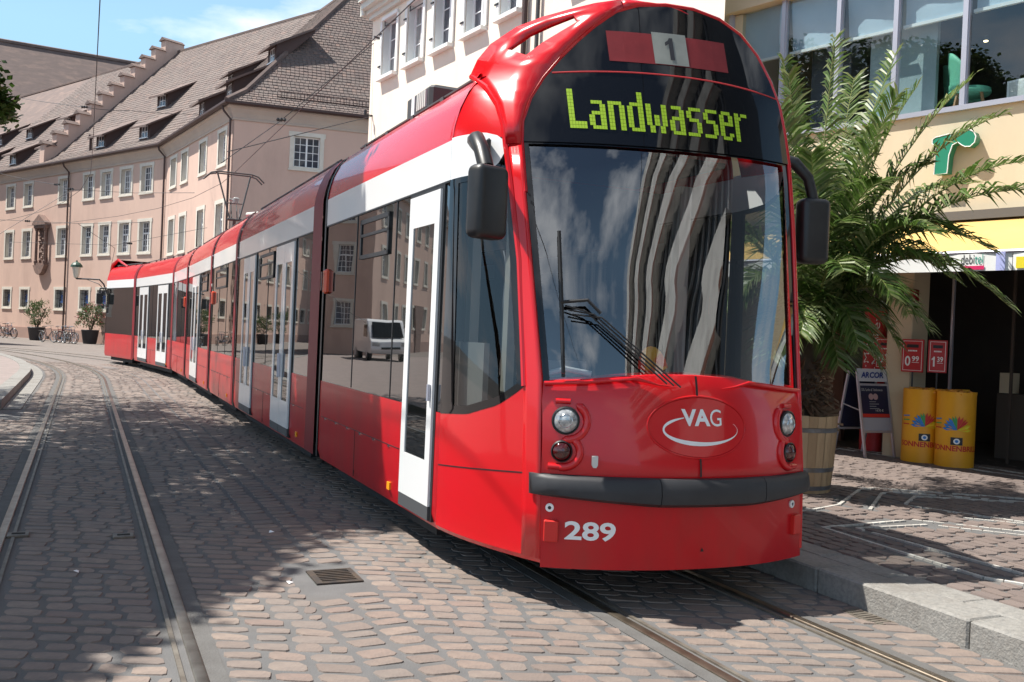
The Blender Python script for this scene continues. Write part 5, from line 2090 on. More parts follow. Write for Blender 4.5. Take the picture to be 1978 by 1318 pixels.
# awning with its printed valance
aw = thing('awning', 'yellow canvas awning with white printed valance over the shop front', 'awning', MS)
mb = MB()
mb.grid(lambda u, t: (u, -.02 - 1.65 * t, 3.50 - .64 * t - .05 * sin(pi * t)), lin(-3.3, 7.5, 9), lin(0, 1, 7))
c_ = mb.build('canvas', AWNING, aw, sharp=60)
solid(c_, .008, 0)
for k in range(6):
    u0, u1 = -3.3 + k * 1.8, -3.3 + (k + 1) * 1.8 - .012
    mb = MB()
    mb.grid(lambda u, z: (u, -1.675 - .012 * sin((u - u0) * 6), z), lin(u0, u1, 10), [2.65, 2.75, 2.865])
    solid(mb.build('valance', SHUTTER, aw), .005, 0)
mb = MB()
mb.tube([(-3.3, -1.67, 2.87), (7.5, -1.67, 2.87)], .025, 8)
mb.build('front_bar', ALU, aw)
mb = MB()
for u in (-3.1, .4, 3.8, 7.2):
    mb.tube([(u, -.05, 3.30), (u, -.85, 2.97), (u, -1.65, 2.86)], .018, 6)
mb.build('folding_arm', ALU, aw)
MB().box(-3.35, 7.5, -.16, .0, 3.48, 3.60).build('cassette', mat('cassette', (0.12, 0.11, 0.10), 0.5), aw)
for u0 in (1.52, -2.25):
    v, f = fit_text('debi', .155, .115)
    MB().add([(u0 + p[0], -1.692, 2.732 + p[1]) for p in v], f).build('valance_text', DGREY, aw)
    v, f = fit_text('tel', .095, .115)
    MB().add([(u0 + .16 + p[0], -1.692, 2.732 + p[1]) for p in v], f).build('valance_text', TEAL, aw)
    MB().box(u0 + .03, u0 + .27, -1.694, -1.689, 2.665, 2.71).build('valance_bar', MAGENTA, aw)
MB().box(2.14, 2.24, -1.694, -1.689, 2.67, 2.80).build('valance_mark', YELLOWPRINT, aw)
MB().box(1.92, 2.02, -1.693, -1.6885, 2.65, 2.865).build('valance_stripe', mat('valance_blue', (0.42, 0.45, 0.75), 0.6), aw)


# red price boards
def price(u, d, w, z0, h, big_, small, lab, rz=0):
    t = thing('price_sign', lab, 'price sign', MS @ Matrix.Translation((u, d, z0)) @ Matrix.Rotation(rz, 4, 'Z'), 'red price signs at the shop')
    MB().bbox(-.01, w + .01, 0, .02, -.01, h + .01, .004).build('board', SIGNRED, t, fix=True)
    mb = MB()
    for q in ((.012, .018, .012, h - .012), (w - .018, w - .012, .012, h - .012), (.018, w - .018, .012, .018), (.018, w - .018, h - .018, h - .012)):
        mb.box(q[0], q[1], -.004, .0, q[2], q[3])
    mb.build('border', LETTERWHITE, t)
    v, f = ONE(w * .27, h * .32) if big_ == '1' else fit_text(big_, w * .27, h * .32, bold=.02)
    MB().add([(w * .14 + p[0], -.004, h * .17 + p[1]) for p in v], f).build('price_text', LETTERWHITE, t)
    v, f = fit_text(small, w * .34, h * .17, bold=.02)
    MB().add([(w * .48 + p[0], -.004, h * .32 + p[1]) for p in v], f).build('price_text', LETTERWHITE, t)
    MB().box(w * .48, w * .82, -.004, 0, h * .28, h * .295).build('underline', LETTERWHITE, t)
    MB().box(w * .22, w * .78, -.004, 0, h * .76, h * .86).build('heading', LETTERBLACK, t)
    mb = MB()
    for k in range(6):
        mb.box(w * .28 + k * w * .075, w * .335 + k * w * .075, -.004, 0, h * .635, h * .68)
    mb.build('small_print', LETTERWHITE, t)
    MB().tube([(w / 2, .03, h), (w / 2, .03, -1.2)], .012, 6).build('post', DGREY, t)


price(.06, -.13, .28, 1.40, .44, '0', '99', 'red price sign reading 0 99 in front of the pillar', radians(8))
price(.44, -.13, .22, 1.41, .43, '1', '39', 'red price sign reading 1 39 beside the dark shop entrance', radians(25))
price(-.46, .10, .30, 1.42, .43, '0', '99', 'red price sign half hidden behind the left edge of the pillar', 0)
# upright red banner
t = thing('banner_column', 'upright red banner column with white vertical lettering behind the palm', 'banner', MS @ Matrix.Translation((-.62, .35, 0)))
MB().lathe([(.17, .17), (.17, 2.28), (.15, 2.31)], 20, M=Matrix.Diagonal((1, .7, 1, 1))).build('column', SIGNRED, t, sharp=40)
for k in (0, 1):
    v, f = fit_text('\u00b7Mobile\u00b7', .74, .10)
    mb = MB()
    for p in v:
        a = radians(-112 + 48 * k) + (-p[1] + .05) / .17
        mb.v.append((.174 * cos(a), .7 * .174 * sin(a), 1.42 - k * .02 + p[0]))
    mb.f = [tuple(q) for q in f]
    mb.mi = [0] * len(f)
    mb.build('banner_text', LETTERWHITE, t)
# small shop signs
t = thing('shop_sign', 'small pale ARCOR sign hanging in the dark shop entrance', 'sign', MS @ Matrix.Translation((1.62, .62, 2.02)))
MB().box(0, .27, 0, .02, 0, .115).build('board', SIGNWHITE, t)
v, f = fit_text('ARCOR', .22, .062, bold=.03, shear=.3)
MB().add([(.025 + p[0], -.004, .027 + p[1]) for p in v], f).build('sign_text', NAVYLETTER, t)
t = thing('shop_sign', 'dark red box sign mounted high on the pillar under the palm', 'sign', MS @ Matrix.Translation((.13, -.06, 2.35)))
MB().bbox(-.06, .09, -.09, .03, 0, .20, .01).build('box', DRED, t, fix=True)
MB().box(-.06, .09, -.10, .03, -.04, .0).build('base', BLACK, t)

# advertising A-board
ab = thing('a_board', 'grey framed A-board with navy ARCOR poster standing on the pavement', 'A-board', loc(4.93, 13.30, PLAT_Z, radians(22)))
Wd, Hh, tilt = .50, 1.20, .24
def af(x, z, d=0):
    return Vector((x, -tilt * (1 - z / Hh) - .03 + d, z))
mb = MB()
for x0, x1, z0, z1 in ((-.03, 0, 0, Hh), (Wd, Wd + .03, 0, Hh), (0, Wd, .34, .37), (0, Wd, 1.0, 1.03)):
    p = [af(x, z, d) for d in (-.012, .02) for x, z in ((x0, z0), (x1, z0), (x1, z1), (x0, z1))]
    mb.add(p, [(0, 1, 2, 3), (7, 6, 5, 4), (0, 4, 5, 1), (1, 5, 6, 2), (2, 6, 7, 3), (3, 7, 4, 0)])
mb.build('front_frame', ALU, ab)
mb = MB()
for x0, x1, z0, z1 in ((-.03, 0, 0, Hh), (Wd, Wd + .03, 0, Hh), (0, Wd, .34, .37)):
    p = [Vector((x, tilt * (1 - z / Hh) + .03 + d + .1, z)) for d in (-.012, .02) for x, z in ((x0, z0), (x1, z0), (x1, z1), (x0, z1))]
    mb.add(p, [(0, 1, 2, 3), (7, 6, 5, 4), (0, 4, 5, 1), (1, 5, 6, 2), (2, 6, 7, 3), (3, 7, 4, 0)])
mb.tube([(-.015, -.12, .65), (-.015, .22, .72)], .008, 5)
mb.build('rear_frame', ALU, ab)
MB().quad(Vector((0, tilt * .75 + .13, .36)), Vector((Wd, tilt * .75 + .13, .36)), Vector((Wd, .13, 1.2)), Vector((0, .13, 1.2))).build('rear_panel', BOARDBLUE, ab)
def apanel(x0, x1, z0, z1, d, nm, mt):
    p = [af(x0, z0, d), af(x1, z0, d), af(x1, z1, d), af(x0, z1, d)]
    return MB().add(p, [(0, 1, 2, 3)]).build(nm, mt, ab)
apanel(0, Wd, .55, 1.0, .0, 'poster', BOARDBLUE)
apanel(0, Wd, .37, .55, .0, 'poster_foot', mat('poster_grey', (0.36, 0.36, 0.40), 0.6))
apanel(0, Wd, .555, .605, -.004, 'poster_stripe', REDPRINT)
apanel(-.03, Wd + .03, 1.06, 1.24, -.012, 'header', mat('header_grey', (0.55, 0.56, 0.60), 0.5))
def atext(s, x, z, w, h, nm, mt, **k):
    v, f = fit_text(s, w, h, **k)
    MB().add([af(x + p[0], z + p[1], -.018 if z > 1.05 else -.006) for p in v], f).build(nm, mt, ab)
atext('AR', .03, 1.11, .15, .085, 'board_text', NAVYLETTER, bold=.04, shear=.25)
atext('COR', .19, 1.11, .25, .085, 'board_text', NAVYLETTER, bold=.04, shear=.25)
atext('DSL Surfen & Telefonieren', .03, .925, .38, .035, 'board_text', LGREY)
atext('14,95 \u20ac', .25, .63, .14, .04, 'board_text', LGREY)
for k in range(4):
    apanel(.15, .15 + .12 + .05 * (k % 2), .77 - k * .032, .778 - k * .032, -.004, 'small_print', GREY)
mb = MB()
for cx, r in ((.19, .045), (.27, .045)):
    mb.add([af(cx + r * cos(a), .845 + r * sin(a), -.004 - (.001 if cx > .2 else 0)) for a in lin(0, 2 * pi, 17)[:-1]], [tuple(range(16))])
mb.build('poster_emblem', mat('emblem', (0.45, 0.30, 0.30), 0.6), ab)


# yellow drums
def drum(x, y, lab, full=True, rz=0.0, hh=1.0):
    t = thing('display_drum', lab, 'drum', loc(x, y, PLAT_Z, rz), 'yellow display drums at the shop')
    r = .245
    MB().lathe([(r, 0), (r, hh), (r - .012, hh), (r - .012, hh - .12)], 36, cap=False).build('barrel', YELLOW, t, sharp=50)
    MB().lathe([(r - .01, hh - .1), (.1, hh - .05)], 20).build('inner', DRUMFILL, t)
    mb = MB()
    rr_ = random.Random(int(x * 100))
    for k in range(60):
        a, q = rr_.uniform(0, 2 * pi), (r - .03) * sqrt(rr_.random())
        M = Matrix.Translation((q * cos(a), q * sin(a), hh - .04 + rr_.uniform(0, .05))) @ Matrix.Rotation(rr_.uniform(0, 6), 4, 'Z') @ Matrix.Rotation(rr_.uniform(-.6, .6), 4, 'X')
        mb.box(-.045, .045, -.02, .02, -.012, .012, M=M)
    tag(mb.build('glasses_pile', DRUMFILL, t), kind='stuff')
    if not full:
        return t
    def cyl(v, f, a0, z0, nm, mt, d=.002):
        MB().add([((r + d) * cos(a0 + p[0] / r), (r + d) * sin(a0 + p[0] / r), z0 + p[1]) for p in v], f).build(nm, mt, t)
    a0 = radians(-150)
    v, f = fit_text('SONNENBRILLEN', .78, .075, bold=.03)
    cyl(v, f, a0, .215, 'drum_text', REDPRINT)
    # coloured feather fan above a small camera, and three speed stripes
    fan = [(BLUEPRINT, 150, 185), (BLUEPRINT, 118, 148), (GREENPRINT, 92, 116), (REDPRINT, 60, 90), (REDPRINT, 35, 58), (YELLOWPRINT, -10, 30)]
    for k, (mm, b0, b1) in enumerate(fan):
        am = radians((b0 + b1) / 2)
        v = [(0, 0)] + [((.13 + .05 * (i % 2)) * cos(radians(b0 + (b1 - b0) * i / 4)), (.14 + .05 * (i % 2)) * sin(radians(b0 + (b1 - b0) * i / 4))) for i in range(5)]
        v = [(p[0] + .34, p[1] + .50) for p in v]
        cyl([(p[0], p[1], 0) for p in v], [(0, i, i + 1) for i in range(1, 5)], a0, 0, 'print_feather', mm, .012)
    v = [(.27, .30), (.41, .30), (.41, .40), (.27, .40)]
    cyl([(p[0] + 0, p[1], 0) for p in v], [(0, 1, 2, 3)], a0, 0, 'print_camera', LETTERBLACK, .014)
    v = [(.34 + .038 * cos(a), .35 + .038 * sin(a), 0) for a in lin(0, 2 * pi, 17)[:-1]]
    cyl(v, [tuple(range(16))], a0, 0, 'print_lens', LETTERWHITE, .016)
    v = [(.34 + .02 * cos(a), .35 + .02 * sin(a), 0) for a in lin(0, 2 * pi, 17)[:-1]]
    cyl(v, [tuple(range(16))], a0, 0, 'print_lens', BLUEPRINT, .017)
    for k, mm in enumerate((BLUEPRINT, GREENPRINT, REDPRINT)):
        v = [(.03, .62 - k * .055), (.14, .63 - k * .06), (.14, .645 - k * .06), (.03, .635 - k * .055)]
        cyl([(p[0], p[1], 0) for p in v], [(0, 1, 2, 3)], a0, 0, 'print_stripe', mm, .008)
    return t


dp_ = [MS @ Vector(q) for q in ((.38, -.14, 0), (.86, -.16, 0), (-.60, .75, 0))]
drum(dp_[0].x, dp_[0].y, 'yellow drum full of sunglasses with red lettering, in front of the pillar', True, radians(-32))
drum(dp_[1].x, dp_[1].y, 'yellow drum with red lettering, right of the other beside the shop entrance', True, radians(-40))
drum(dp_[2].x, dp_[2].y, 'plain yellow drum standing behind the A-board', False, 0, .55)
t = thing('blue_bag', 'tiny bright blue bag lying on the dark shop floor', 'bag', MS @ Matrix.Translation((1.95, .5, .17)))
MB().lathe([(.05, 0), (.08, .05), (.07, .12), (.03, .16)], 10).build('bag', BLUEPRINT, t)

# ------------------------------------------------------------------ palm in its barrel
BXY = (3.07, 9.93)
tub = thing('barrel_planter', 'wooden half barrel planter with steel hoops holding the palm', 'planter', loc(*BXY, PLAT_Z))
NS = 26
st_meshes = []
for k in range(3):
    mb = MB()
    wa = pi / NS * .965
    prof = [(.365, 0), (.392, .3), (.405, .55), (.412, .80)]
    def stv(i, j):
        a = -wa + 2 * wa * i / 2
        r, z = prof[j]
        return (r * cos(a), r * sin(a), z)
    mb.grid(stv, [0, 1, 2], [0, 1, 2, 3])
    mb.grid(lambda i, j: (lambda p: (p[0] * .92, p[1] * .92, p[2]))(stv(i, j)), [0, 1, 2], [0, 1, 2, 3])
    mb.quad(stv(0, 3), stv(2, 3), Vector(stv(2, 3)) * 1 - Vector((.032, 0, 0)), Vector(stv(0, 3)) * 1 - Vector((.032, 0, 0)))
    st_meshes.append(mb.mesh('stave', BARRELWOOD))
for k in range(NS):
    link('stave', st_meshes[k % 3], tub, Matrix.Rotation(2 * pi * k / NS, 4, 'Z') @ Matrix.Translation((RN.uniform(-.003, .003), 0, RN.uniform(-.006, .006))))
for z, r in ((.03, .372), (.22, .392), (.63, .415)):
    MB().lathe([(r - .01, z), (r, z + .002), (r + .004, z + .045), (r - .01, z + .05)], 40, cap=False).build('hoop', HOOP, tub, sharp=40)
MB().lathe([(.36, .72), (.1, .75)], 20).build('soil', BARK, tub)

palm = thing('palm', 'feathery date palm with arching fronds in the wooden barrel', 'palm', loc(*BXY, PLAT_Z))
rpm = random.Random(77)
MB().tube([(0, 0, .7), (.02, .0, 1.0), (.05, -.02, 1.35), (.09, -.03, 1.62)], [.17, .19, .17, .12], 12).build('trunk', BARK, palm, sharp=60)
mb = MB()
for k in range(420):
    a = rpm.uniform(0, 2 * pi)
    z = rpm.uniform(.72, 1.35)
    r = .17 + rpm.uniform(-.02, .05)
    L = rpm.uniform(.08, .22)
    up = rpm.uniform(-.6, .7)
    p = Vector((r * cos(a) + .02, r * sin(a), z))
    d = Vector((cos(a + rpm.uniform(-.5, .5)), sin(a + rpm.uniform(-.5, .5)), up)) * L
    w = Vector((-sin(a), cos(a), rpm.uniform(-.6, .6))) * rpm.uniform(.012, .03)
    mb.add([p - w, p + w, p + d + w * .3, p + d - w * .3 + Vector((0, 0, -.03))], [(0, 1, 2, 3)])
tag(mb.build('dead_thatch', THATCH, palm), kind='stuff')


def frond(tip, lift, seed, n=66, wl=.53, droop=.80):
    r_ = random.Random(seed)
    p0 = Vector((.09 + r_.uniform(-.05, .05), -.03 + r_.uniform(-.05, .05), 1.50 + r_.uniform(-.1, .15)))
    p2 = Vector(tip)
    p1 = p0 + (p2 - p0) * .45 + Vector((0, 0, lift))
    def P(t):
        return p0 * (1 - t) ** 2 + p1 * 2 * t * (1 - t) + p2 * t * t
    pts = [P(t) for t in lin(0, 1, 14)]
    fr = MB().tube(pts, [.016 - .0135 * i / 13 for i in range(14)], 5).build('frond', RACHIS, palm)
    mb = MB()
    for i in range(n):
        t = .16 + .84 * (i + .5) / n
        p = P(t)
        tan = (P(min(1, t + .02)) - P(t - .02)).normalized()
        side = tan.cross(Vector((0, 0, 1)))
        if side.length < .15:
            side = tan.cross(Vector((1, .3, 0)))
        side.normalize()
        nrm = side.cross(tan).normalized()
        env = min(1, (t - .10) / .22) * (1 - .62 * max(0, (t - .45) / .55) ** 1.3)
        for sg in (-1, 1):
            L = wl * env * r_.uniform(.72, 1.14)
            if r_.random() < .05:
                L *= r_.uniform(.3, .6)
            if L < .03:
                continue
            fwd = .42 + .5 * t + r_.uniform(-.15, .15)
            upw = .34 + r_.uniform(-.18, .16)
            d = (side * sg + tan * fwd + nrm * upw).normalized()
            a = p
            mid = a + d * L * .5
            e = a + d * L + Vector((0, 0, -droop * L * L * r_.uniform(.6, 1.5)))
            wv = (tan * .8 - side * sg * .3 + nrm * r_.uniform(-.5, .5)).normalized() * .0145 * r_.uniform(.8, 1.2)
            mb.add([a - wv * .5, a + wv * .5, mid + wv, mid - wv, e], [(0, 1, 2, 3), (3, 2, 4)])
    tag(mb.build('leaflets', FROND, fr), kind='stuff')


def rel(x, y, z):
    return (x - BXY[0], y - BXY[1], z - PLAT_Z)


TIPS = [((3.26, 9.85, 4.95), .35), ((2.86, 10.3, 4.83), .4), ((4.05, 10.2, 4.92), .75), ((4.05, 9.6, 4.40), .95), ((3.75, 10.6, 4.75), .5), ((4.85, 9.4, 4.10), 1.25),
        ((4.85, 9.0, 3.55), 1.3), ((5.1, 8.75, 3.22), 1.35), ((4.75, 8.95, 2.15), 1.6), ((4.1, 9.2, 1.9), 1.3), ((3.42, 9.2, 1.7), 1.0), ((3.6, 8.9, 2.2), 1.25),
        ((2.62, 9.5, 4.1), .6), ((2.62, 10.3, 3.7), .8), ((5.1, 10.6, 3.6), 1.3), ((3.9, 8.75, 2.8), 1.35), ((2.85, 9.2, 1.8), .9), ((2.2, 10.1, 2.9), 1.1), ((2.3, 9.5, 2.2), 1.2),
        ((3.3, 11.5, 3.4), 1.3), ((2.4, 11.3, 2.8), 1.2), ((4.3, 11.3, 3.0), 1.3), ((3.7, 9.2, 4.2), .85), ((4.5, 9.9, 2.6), 1.4), ((4.5, 10.6, 2.1), 1.4),
        ((2.4, 9.0, 3.1), 1.1), ((4.6, 9.6, 4.5), 1.0), ((2.1, 9.6, 1.9), 1.0), ((4.0, 9.7, 1.75), 1.1), ((3.1, 8.8, 2.4), 1.1), ((3.75, 9.5, 1.5), .9), ((2.6, 9.3, 1.55), .85),
        ((4.35, 9.3, 2.9), 1.35), ((2.75, 9.7, 4.5), .45), ((3.3, 9.4, 1.5), .85), ((4.2, 9.6, 3.6), 1.2), ((3.5, 9.0, 3.3), 1.15), ((4.7, 9.2, 2.7), 1.45), ((3.2, 9.1, 2.9), 1.1), ((3.9, 10.3, 4.1), 1.0), ((4.2, 9.0, 2.4), 1.4), ((2.9, 9.3, 3.6), .9)]
for k, (tp, lf) in enumerate(TIPS):
    frond(rel(*tp), lf * .8, 100 + k)


# ------------------------------------------------------------------ planters, bicycles, trees, van
def pot_shrub(M, lab, h, seed, flowers):
    t = thing('potted_shrub', lab, 'potted plant', M, 'shrubs in dark pots along the pink wall')
    MB().lathe([(.36, 0), (.40, .1), (.50, .78), (.54, .82), (.50, .86), (.44, .84), (.42, .7)], 18).build('pot', POT, t, sharp=40)
    r_ = random.Random(seed)
    mb = MB()
    for k in range(9):
        a = r_.uniform(0, 2 * pi)
        q = r_.uniform(.2, .75)
        mb.tube([(0, 0, .7), (q * .5 * cos(a), q * .5 * sin(a), .7 + h * .45), (q * cos(a), q * sin(a), .7 + h * r_.uniform(.7, .95))], .018, 5)
    mb.build('stems', BARK, t)
    mb, mf = MB(), MB()
    cl = [(r_.uniform(-.62, .62), r_.uniform(-.55, .55), .95 + h * r_.uniform(.05, .95)) for _ in range(46)]
    for c in cl:
        for k in range(26):
            d = Vector((r_.gauss(0, 1), r_.gauss(0, 1), r_.gauss(.3, 1)))
            p = Vector(c) + d * .09
            u = Vector((r_.gauss(0, 1), r_.gauss(0, 1), r_.gauss(.4, 1))).normalized() * .085
            w = u.cross(Vector((r_.gauss(0, 1), r_.gauss(0, 1), r_.gauss(0, 1)))).normalized() * .022
            mb.add([p - w, p + w, p + u * 1.6 + w * .3, p + u * 1.6 - w * .3], [(0, 1, 2, 3)])
        if flowers and r_.random() < .35:
            for k in range(5):
                p = Vector(c) + Vector((r_.gauss(0, .1), r_.gauss(0, .1), r_.gauss(.1, .08)))
                M_ = Matrix.Translation(p)
                mf.box(-.03, .03, -.03, .03, -.02, .02, M=M_)
    tag(mb.build('foliage', SHRUB, t), kind='stuff')
    if flowers:
        tag(mf.build('blossom', PINKFLOWER, t), kind='stuff')


pot_shrub(M1 @ Matrix.Translation((-1.9, -1.7, 0)), 'rounded green shrub in a dark pot standing left of the downpipe', 1.55, 3, False)
pot_shrub(loc(-25.9, 57.2), 'flowering shrub in a dark pot beside the bicycles near the tram', 1.5, 8, True)
pot_shrub(M1 @ Matrix.Translation((-16.5, -1.6, 0)), 'green shrub in a dark pot left of the frame along the wall', 1.5, 5, False)
pot_shrub(M1 @ Matrix.Translation((-21.5, -1.6, 0)), 'tall green shrub in a dark pot farther along the wall', 1.9, 6, False)


def bicycle_parts(col):
    """one set of shared meshes"""
    R_ = .33
    wheel = MB().tube([(R_ * cos(a), 0, R_ * sin(a)) for a in lin(0, 2 * pi, 25)[:-1]], .02, 6, closed=True).mesh('tyre', BLACK)
    mb = MB()
    for k in range(9):
        a = pi * k / 9
        mb.tube([(R_ * cos(a), 0, R_ * sin(a)), (-R_ * cos(a), 0, -R_ * sin(a))], .004, 3)
    mb.tube([(0, -.04, 0), (0, .04, 0)], .025, 6)
    mb.tube([((R_ - .03) * cos(a), 0, (R_ - .03) * sin(a)) for a in lin(0, 2 * pi, 19)[:-1]], .01, 4, closed=True)
    spokes = mb.mesh('spokes', CHROME)
    mb = MB()
    bb, st, hd, hb = (-.05, 0, .29), (-.20, 0, .80), (.36, 0, .86), (.40, 0, .66)
    for a, b in ((bb, st), (st, hd), (bb, hb), (hd, hb)):
        mb.tube([a, b], .017, 6)
    for y_ in (-.05, .05):
        mb.tube([bb, (-.52, y_, .34)], .011, 5).tube([(-.17, 0, .72), (-.52, y_, .34)], .009, 5).tube([hb, (.53, y_, .34)], .013, 5)
    frame = mb.mesh('frame', col)
    mb = MB()
    mb.tube([hd, (.35, 0, 1.0), (.38, 0, 1.03)], .014, 6).tube([(.22, -.28, 1.02), (.36, -.12, 1.04), (.38, 0, 1.03), (.36, .12, 1.04), (.22, .28, 1.02)], .013, 6)
    bar = mb.mesh('handlebar', CHROME)
    mb = MB()
    mb.tube([st, (-.23, 0, .93)], .014, 6)
    mb.add([(-.38, -.08, .94), (-.38, .08, .94), (-.05, .02, .96), (-.05, -.02, .96), (-.38, -.08, .98), (-.38, .08, .98), (-.05, .02, .98), (-.05, -.02, .98)],
           [(3, 2, 1, 0), (4, 5, 6, 7), (0, 1, 5, 4), (1, 2, 6, 5), (2, 3, 7, 6), (3, 0, 4, 7)])
    saddle = mb.mesh('saddle', BLACK)
    mb = MB()
    mb.tube([(-.05, -.02, .29), (-.05, .06, .29)], .09, 14).tube([(-.05, .08, .29), (.05, .09, .15)], .012, 5).tube([(-.05, -.05, .29), (-.15, -.06, .43)], .012, 5)
    crank = mb.mesh('crank', DGREY)
    mb = MB()
    mb.tube([(-.20, 0, .66), (-.62, 0, .70)], .008, 4).tube([(-.45, .06, .71), (-.78, .06, .71)], .008, 4).tube([(-.45, -.06, .71), (-.78, -.06, .71)], .008, 4)
    for k in range(4):
        mb.tube([(-.48 - k * .08, -.06, .71), (-.48 - k * .08, .06, .71)], .006, 4)
    rack = mb.mesh('rack', DGREY)
    return dict(tyre=wheel, spokes=spokes, frame=frame, handlebar=bar, saddle=saddle, crank=crank, rack=rack)


BIKES = [bicycle_parts(mat('bike_paint_%d' % i, c, 0.35)) for i, c in enumerate([(0.05, 0.05, 0.06), (0.25, 0.04, 0.03), (0.03, 0.06, 0.16), (0.10, 0.10, 0.11)])]


def bicycle(M, k, lab):
    p = BIKES[k % 4]
    t = thing('bicycle', lab, 'bicycle', M, 'bicycles parked by the pink building')
    for x in (-.53, .53):
        w = link('wheel', p['tyre'], t, Matrix.Translation((x, 0, .35)))
        link('spokes', p['spokes'], w)
    for nm in ('frame', 'handlebar', 'saddle', 'crank', 'rack'):
        link(nm, p[nm], t)


wa = atan2(-.631, .776)
for i, (u, d, rz, lab) in enumerate(((-7.1, -1.9, .15, 'black bicycle of the far left group, cut by the picture edge'), (-6.2, -1.6, .3, 'red framed bicycle in the far left group, standing second'),
                                     (-5.2, -1.9, .05, 'dark bicycle at the right end of the far left group'))):
    bicycle(M1 @ Matrix.Translation((u, d, 0)) @ Matrix.Rotation(rz, 4, 'Z') @ Matrix.Rotation(radians(7), 4, 'X'), i, lab)
for i, (x, y, rz, lab) in enumerate(((-28.0, 56.3, -.5, 'dark bicycle at the left end of the group beside the flowering shrub'), (-27.5, 56.7, -.75, 'red framed bicycle second from the left, near the downpipe'),
                                     (-27.05, 56.6, -.35, 'blue bicycle in the middle of the group near the flowering shrub'), (-26.75, 56.0, -.9, 'grey bicycle leaning between the others near the shrub'),
                                     (-26.4, 55.6, -.55, 'black bicycle right against the dark pot of the flowering shrub'))):
    bicycle(loc(x, y, 0, rz) @ Matrix.Rotation(radians(6 - 3 * i), 4, 'X'), i, lab)


def tree(x, y, h, clumps, lab, seed, trunk=.2, nleaf=420, leaf=.15, off=(.45, .8)):
    clumps = [(c[0] + off[0], c[1] + off[1], *c[2:]) for c in clumps]
    t = thing('street_tree', lab, 'tree', loc(x, y))
    r_ = random.Random(seed)
    MB().tube([(0, 0, 0), (.05, .02, h * .3), (.0, .1, h * .6), (.1, .0, h * .9)], [trunk, trunk * .8, trunk * .6, trunk * .3], 10).build('trunk', BARK, t, sharp=60)
    mb = MB()
    for (cx, cy, cz, rx, ry, rz_) in clumps:
        z0 = min(h * .75, cz - x * 0 - .5)
        mb.tube([(0.03, .05, h * .5), ((cx - x) * .5, (cy - y) * .5, (h * .5 + cz) / 2 + .3), (cx - x, cy - y, cz)], [trunk * .45, trunk * .3, .03], 6)
    mb.build('limbs', BARK, t)
    mb = MB()
    for (cx, cy, cz, rx, ry, rz_) in clumps:
        for k in range(nleaf):
            while True:
                p = Vector((r_.uniform(-1, 1), r_.uniform(-1, 1), r_.uniform(-1, 1)))
                if p.length < 1 and r_.random() < .25 + p.length:
                    break
            p = Vector((cx - x + p.x * rx, cy - y + p.y * ry, cz + p.z * rz_))
            for q in range(4):
                pp = p + Vector((r_.gauss(0, .12), r_.gauss(0, .12), r_.gauss(0, .10)))
                u = Vector((r_.gauss(0, 1), r_.gauss(0, 1), r_.gauss(0, .6))).normalized() * leaf
                w = u.cross(Vector((r_.gauss(0, .5), r_.gauss(0, .5), 1))).normalized() * leaf * .36
                mb.add([pp - u * .5, pp + w, pp + u * .5, pp - w], [(0, 1, 2, 3)])
    tag(mb.build('crown', LEAF, t), kind='stuff')


tree(-11.2, 12.2, 8.2, [(-6.55, 8.35, 8.5, .85, .8, .5), (-6.9, 8.9, 8.0, .8, .8, .5), (-5.9, 8.9, 8.6, .9, .8, .7), (-6.6, 9.8, 8.8, 1.3, 1.1, .9), (-7.2, 11.0, 9.0, 1.5, 1.4, 1.0), (-7.9, 12.8, 9.2, 1.5, 1.4, 1.0), (-8.7, 14.3, 9.3, 1.5, 1.3, 1.0),
                       (-8.6, 9.8, 8.2, 1.6, 1.6, 1.2), (-9.3, 11.8, 8.2, 1.7, 1.7, 1.3), (-9.9, 13.6, 8.4, 1.8, 1.6, 1.3), (-11.4, 11.4, 9.0, 2.0, 2.0, 1.5), (-10.4, 9.6, 8.4, 1.7, 1.6, 1.2)],
     'leafy street tree standing out of frame at the left, shading the road', 41, nleaf=760)
tree(-11.8, 16.2, 7.6, [(-10.2, 15.2, 8.2, 1.5, 1.5, 1.1), (-11.5, 17.4, 8.6, 1.8, 1.7, 1.3), (-13.4, 18.6, 8.6, 2.0, 1.8, 1.4), (-12.4, 15.6, 8.8, 1.8, 1.7, 1.3), (-9.7, 16.5, 5.75, .35, .45, .30), (-9.55, 16.8, 5.35, .22, .3, .18), (-13.8, 16.6, 7.4, 1.4, 1.4, 1.2)],
     'street tree whose lowest twig hangs into the picture at the left edge', 42, nleaf=300, off=(0, 0))
tree(-9.4, 6.2, 7.6, [(-8.00, 5.2, 7.2, 1.5, 1.7, 1.1), (-9.20, 6.8, 7.8, 1.7, 1.8, 1.3), (-7.60, 7.4, 7.8, 1.2, 1.3, .9), (-9.00, 3.8, 7.4, 1.8, 1.6, 1.3), (-10.80, 5.2, 8.0, 1.7, 1.7, 1.3), (-7.10, 5.9, 7.0, .9, 1.0, .7), (-10.00, 8.4, 8.2, 1.6, 1.4, 1.2), (-8.30, 6.3, 8.4, 1.5, 1.5, .9), (-8.70, 5.0, 8.6, 1.5, 1.5, .9), (-8.0, 3.7, 7.3, 1.5, 1.4, 1.0), (-7.35, 4.6, 7.0, .8, .9, .6)],
     'street tree standing beside the photographer, out of frame at the left', 43, nleaf=880)

